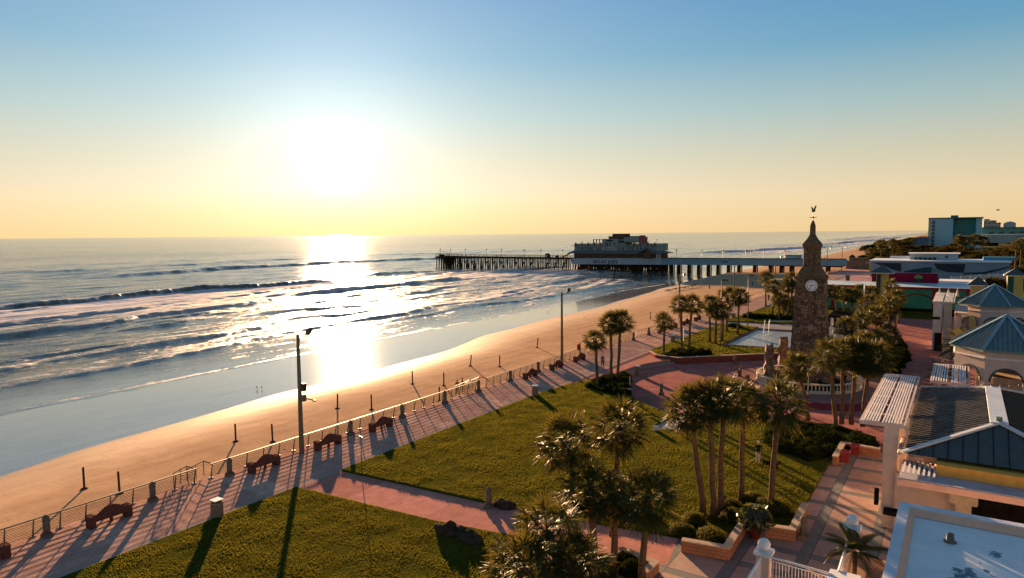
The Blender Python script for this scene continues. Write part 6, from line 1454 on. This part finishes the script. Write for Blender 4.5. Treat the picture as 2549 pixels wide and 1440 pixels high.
ftree(2350, 622, 610, 600, 4.5, 'round dark tree in front of the pale blue hotel wing', False)
ftree(2376, 622, 611, 600, 4.5, 'round dark tree in front of the hotel corner', False)
ftree(2478, 708, 690, 205, 2.4, 'round dark tree right of the farther teal pavilion roof', False)
ftree(2462, 706, 692, 200, 2.2, 'round dark tree left of the right edge kiosk', False)
ftree(2520, 640, 608, 420, 4.0, 'broad tree behind the striped hall near the right edge', False)
ftree(2490, 640, 612, 430, 4.0, 'broad tree behind the striped hall, left of the slim palms', False)

# ------------------------------------------------------------ people, dogs, birds
def skin_body(name, joints, edges, radii, mats, assign, parent, loc, rz=0., sub=1):
    me = bpy.data.meshes.new(name); me.from_pydata(joints, edges, []); o = bpy.data.objects.new(name, me); C.objects.link(o)
    sm = o.modifiers.new('s', 'SKIN'); o.modifiers.new('u', 'SUBSURF').levels = sub
    for v_, r in zip(me.skin_vertices[0].data, radii): v_.radius = (r, r)
    me.skin_vertices[0].data[0].use_root = True
    dg = bpy.context.evaluated_depsgraph_get(); dg.update(); m2 = bpy.data.meshes.new_from_object(o.evaluated_get(dg)); bpy.data.objects.remove(o)
    m2.materials.clear()
    for q in mats: m2.materials.append(q)
    for p in m2.polygons: p.material_index = assign(p.center); p.use_smooth = True
    o = bpy.data.objects.new(name, m2); C.objects.link(o); o.location = loc; o.rotation_euler = (0, 0, rz); o.parent = parent; return o
M_SKIN = mat('skin', (.50, .30, .22), (.45, .27, .20), 5, .6, 0, 0)
def person(loc, label, shirt, trouser, hair, pose='stand', rz=0., H_=1.75):
    sc = H_/1.75; J = []; E = []; Rr = []
    def j(p, r, par=None):
        J.append((p[0]*sc, p[1]*sc, p[2]*sc)); Rr.append(r*sc)
        if par is not None: E.append((par, len(J)-1))
        return len(J)-1
    st = .28 if pose == 'walk' else .02
    pel = j((0, 0, .95), .125); wai = j((0, 0, 1.08), .115, pel); ch = j((0, 0, 1.30), .145, wai); nk = j((0, 0, 1.47), .058, ch); hd0 = j((0, -.01, 1.55), .075, nk); hd = j((0, -.015, 1.64), .098, hd0); tp = j((0, -.005, 1.71), .075, hd); j((0, -.115, 1.62), .016, hd)
    for s in (-1, 1):
        j((s*.088, 0, 1.63), .014, hd)
        hp = j((s*.09, 0, .90), .10, pel); kn = j((s*.10, -st*s*.5-.02, .50), .062, hp); an = j((s*.10, -st*s+.02*s, .09), .042, kn); j((s*.11, -st*s-.14, .035), .036, an)
        sh = j((s*.19, 0, 1.39), .062, ch)
        if pose == 'walk': el = j((s*.24, .06*s, 1.12), .042, sh); wr = j((s*.24, .12*s-.10, .90), .030, el); dirv = Vector((0, -.3, -.95))
        else: el = j((s*.25, .04, 1.13), .042, sh); wr = j((s*.16, -.18, 1.00), .030, el); dirv = Vector((-s*.6, -.7, -.3))
        base = Vector(J[wr])/sc; dirv.normalize(); pm = j(tuple(base+dirv*.06), .032, wr); side = dirv.cross(Vector((0, 0, 1))).normalized()
        for q in range(4):
            o_ = side*(-.027+.018*q); L_ = (.07, .08, .075, .06)[q]; a = j(tuple(base+dirv*.10+o_), .009, pm); j(tuple(base+dirv*(.10+L_)+o_+Vector((0, 0, -.012))), .008, a)
        a = j(tuple(base+dirv*.05+side*.045*s), .010, pm); j(tuple(base+dirv*.09+side*.055*s), .009, a)
    t = thing('person', label, 'person', loc, rz)
    def asg(c):
        z = c.z/sc; 
        if z > 1.47: return 0
        if abs(c.x/sc) > .12 and .74 < z < 1.0 and c.y/sc < -.10: return 0
        if z > .95: return 1
        if z > .10: return 2
        return 3
    skin_body('body', J, E, Rr, [M_SKIN, shirt, trouser, M_BLACK], asg, t, (0, 0, 0))
    b = MB(); b.lathe([(.112*math.cos(a)*sc+.003, .112*math.sin(a)*sc) for a in (0, .4, .8, 1.2, 1.5)], (0, .015*sc, 1.645*sc), 10); o = b.build('hair', hair); o.parent = t
    for s in (-1, 1):
        b = MB(); b.lathe([(.002, -.011), (.011, 0), (.002, .011)], (s*.034*sc, -.106*sc, 1.645*sc), 6); o = b.build('eye', M_BLACK); o.parent = t
    b = MB(); b.cbox((0, -.102*sc, 1.585*sc), (.045, .012, .010)); o = b.build('mouth', mat('lips', (.35, .14, .12), None, 5)); o.parent = t
    return t
M_NAVY = mat('navy_cloth', (.02, .03, .04), None, 5, .9); M_KHAKI = mat('khaki_cloth', (.42, .38, .34), None, 5, .9); M_WHAIR = mat('grey_hair', (.5, .5, .5), None, 9, .7); M_DHAIR = mat('dark_hair', (.04, .03, .02), None, 9, .6); M_GREYC = mat('grey_cloth', (.08, .08, .09), None, 5, .9); M_REDC = mat('red_cloth', (.30, .05, .04), None, 5, .9)
p = put(1887, 1156, .16); person(p, 'grey haired man in dark top and pale trousers standing on the big lawn', M_NAVY, M_KHAKI, M_WHAIR, 'stand', .35, 1.78)
p = put(1500, 916, 0); person(p, 'person in dark clothes walking on the promenade between two palms', M_GREYC, M_BLACK, M_WHAIR, 'walk', .6, 1.72)
p = put(1913, 750, 0); person(p, 'distant person in black walking the far promenade beyond the lone palm', M_BLACK, M_BLACK, M_DHAIR, 'walk', 0, 1.75)
p = put(1155, 983, -1.3); person((p[0]-1.0, p[1], -1.32), 'person in dark brown standing on the sand behind the railing left of the second steps', M_REDC, M_NAVY, M_DHAIR, 'stand', 1.2, 1.72)
p = put(1165, 980, -1.3); person((p[0]-1.2, p[1]+.5, -1.32), 'second person in navy close beside the brown clad one behind the railing', M_NAVY, M_GREYC, M_DHAIR, 'stand', 2.0, 1.66)
for k, (px, py) in enumerate(((1873, 713), (2053, 645), (2060, 643), (1766, 722))):
    z = -2.0; person((*G(px, py, z), z-.1), ('tiny far beachgoer standing at the shadow edge near the lone far palm', 'tiny far beachgoer right of the tower lantern, left one', 'tiny far beachgoer right of the tower lantern, right one', 'tiny far person by the water behind the third tall pole')[k], M_GREYC, M_NAVY, M_DHAIR, 'walk', k)
# rescue post with red float on the railing
q = G(1444, 889, 0); t = thing('rescue_post', 'small post with a red rescue float fixed at the railing left of the short palm', 'rescue post', (q[0], q[1], 0)); MB().tube([(q[0], q[1], 0), (q[0], q[1], 2.0)], .09, 6).build('post', M_POST, t); b = MB(); b.lathe([(.12, -.45), (.2, -.3), (.2, .3), (.12, .45)], (q[0]-.28, q[1], 1.35), 8); b.build('float', mat('rescue_red', (.5, .05, .04), None, 2), t)
def dog(loc, rz, label, coat):
    J = []; E = []; Rr = []
    def j(p, r, par=None):
        J.append(p); Rr.append(r)
        if par is not None: E.append((par, len(J)-1))
        return len(J)-1
    hipc = j((0, .26, .42), .10); mid = j((0, .02, .41), .10, hipc); chs = j((0, -.22, .41), .125, mid); nk = j((0, -.36, .52), .07, chs); hd = j((0, -.44, .60), .075, nk); mz = j((0, -.56, .57), .036, hd); j((0, -.61, .565), .026, mz)
    tl = j((0, .36, .46), .03, hipc); j((0, .50, .56), .018, tl)
    for s in (-1, 1):
        j((s*.055, -.43, .70), .018, hd)
        a = j((s*.09, .24, .33), .065, hipc); k = j((s*.10, .18, .22), .04, a); h = j((s*.10, .30, .13), .024, k); f = j((s*.10, .27, .02), .022, h); j((s*.10, .22, .015), .022, f)
        a = j((s*.08, -.22, .30), .05, chs); w_ = j((s*.08, -.20, .14), .026, a); f = j((s*.08, -.21, .02), .022, w_); j((s*.08, -.26, .015), .022, f)
    t = thing('dog', label, 'dog', loc, rz); skin_body('body', J, E, Rr, [coat], lambda c: 0, t, (0, 0, 0))
    return t
dog(put(1908, 1164, .16), .8, 'dark dog standing on the lawn next to the man', M_BLACK)
dog(put(1927, 1172, .16), 2.4, 'second dark dog half hidden behind the rightmost front palm', mat('brown_coat', (.05, .03, .02), None, 5, .9))
# shore birds
def bird_mesh():
    b = MB(); vs = []
    b.tube([(0, .22, .20), (0, .10, .22), (0, -.04, .23), (0, -.13, .27), (0, -.17, .33), (0, -.22, .345)], [.01, .05, .075, .05, .04, .02], 8); b.tube([(0, -.22, .345), (0, -.29, .335)], [.012, .004], 5)
    b.add([(-.06, .0, .26), (-.03, .05, .27), (0, .28, .21), (-.07, .16, .20)], [(0, 1, 2, 3)]); b.add([(.06, .0, .26), (.03, .05, .27), (0, .28, .21), (.07, .16, .20)], [(3, 2, 1, 0)])
    for s in (-1, 1): b.tube([(s*.03, .0, .18), (s*.03, .01, 0), (s*.03, -.05, 0)], .008, 4)
    return b
M_GULL = mat('gull_feathers', (.16, .14, .13), (.08, .07, .07), 8, .8)
bm0 = bird_mesh().build('gull', M_GULL, None, True); tag(bm0, 'small dark shore bird of the flock standing at the water edge before the pier', 'bird', 'flock of shore birds on the wet sand'); bm0.scale = (2.0,)*3
g = random.Random(9)
def bz(x, y): return float(beach_z(np.array([x]), np.array([y]))[0][0])
for k in range(44):
    px = 1655+85*(k/44.)+g.uniform(-2, 2); py = 732-(px-1655)*.19+g.uniform(-1.5, 1.5); x, y = G(px, py, -2.55)
    o = bm0 if k == 0 else bm0.copy()
    if k: C.objects.link(o)
    o.location = (x, y, max(bz(x, y), -2.8)); o.rotation_euler = (0, 0, g.uniform(0, 6.28))
for px, py, lb in ((1454, 800, 'lone shore bird at the surf edge left of the tall palms'), (1363, 780, 'lone shore bird on the wet sand left of the second tall pole'), (640, 974, 'left one of two tiny birds on the wet sand left of the first tall pole'), (652, 974, 'right one of two tiny birds on the wet sand left of the first tall pole')):
    x, y = G(px, py, -2.6); o = bm0.copy(); C.objects.link(o); o.location = (x, y, max(bz(x, y), -2.8)); o['label'] = lb; o.scale = (1.2,)*3; del o['group']
# flying birds
def flyer(px, py, Y, sc, lb, rz):
    x, z = upY(px, py, Y); t = thing('flying_gull', lb, 'bird', (x, Y, z), rz)
    b = MB(); b.tube([(0, .3, 0), (0, .15, .01), (0, -.05, .02), (0, -.2, .02), (0, -.3, .0)], [.02, .06, .08, .05, .015], 8); b.add([(-.05, .3, 0), (.05, .3, 0), (.09, .45, 0), (-.09, .45, 0)], [(0, 1, 2, 3)]); o = b.build('body', M_GULL, None, True); o.parent = t
    b = MB()
    for s in (-1, 1): b.add([(s*.05, -.12, .03), (s*.45, -.16, .20), (s*.95, .0, .05), (s*.45, .06, .20), (s*.05, .12, .03)], [(0, 1, 3, 4), (1, 2, 3)])
    o = b.build('wings', M_GULL); o.parent = t; t.scale = (sc,)*3
flyer(2484, 524, 260, 1.6, 'gull gliding in the orange sky above the far hotels', 1.9)
# volleyball style frame and jets in the pool
t = thing('pool_frame', 'thin white frame standing in the shallow pool', 'frame', (*G(1902, 838, .05), .05)); b = MB(); q0 = G(1901, 828, .05); q1 = G(1913, 826, .05)
for q in (q0, q1): b.tube([(q[0], q[1], .05), (q[0]+.2, q[1], 2.2)], .05, 5)
b.build('frame_posts', M_WHITE, t)
b = MB(); qa, qb = G(1914, 812, .1), G(1975, 812, .1); b.tube([(qa[0], qa[1], 1.0), (qb[0], qb[1], 1.0)], .06, 5); b.tube([(qa[0], qa[1], 0), (qa[0], qa[1], 1.0)], .06, 5); b.tube([(qb[0], qb[1], 0), (qb[0], qb[1], 1.0)], .06, 5); tag(b.build('barrier_rail', M_PALE), 'pale horizontal rail beyond the pool, left of the tower', 'railing')
# flagpole in the palm grove, short posts
q = G(2149, 812, -.3); t = thing('white_pole', 'short white pole rising out of the palm grove', 'pole', (*q, -.3)); MB().tube([(*q, -.3), (*q, hz(2149, 710, q))], .10, 6).build('shaft', M_WHITE, t)
q = G(1702, 850, .1); t = thing('white_marker', 'small bright post between the tall palm pair', 'post', (*q, .1)); MB().tube([(*q, .1), (*q, 2.2)], .09, 6).build('shaft', M_WHITE, t)
for k, (px, py) in enumerate(((1632, 1072), (1945, 1063))):
    q = G(px, py, .16); tag(MB().cbox((q[0], q[1], .35), (.5, .08, .45), .4).cbox((q[0], q[1]+.05, .2), (.06, .06, .3), .4).build('lawn_sign', M_PALE), ('small pale board lying at the end of the little concrete pad', 'small pale blue sign at the edge of the dark shrub bed')[k], 'sign')
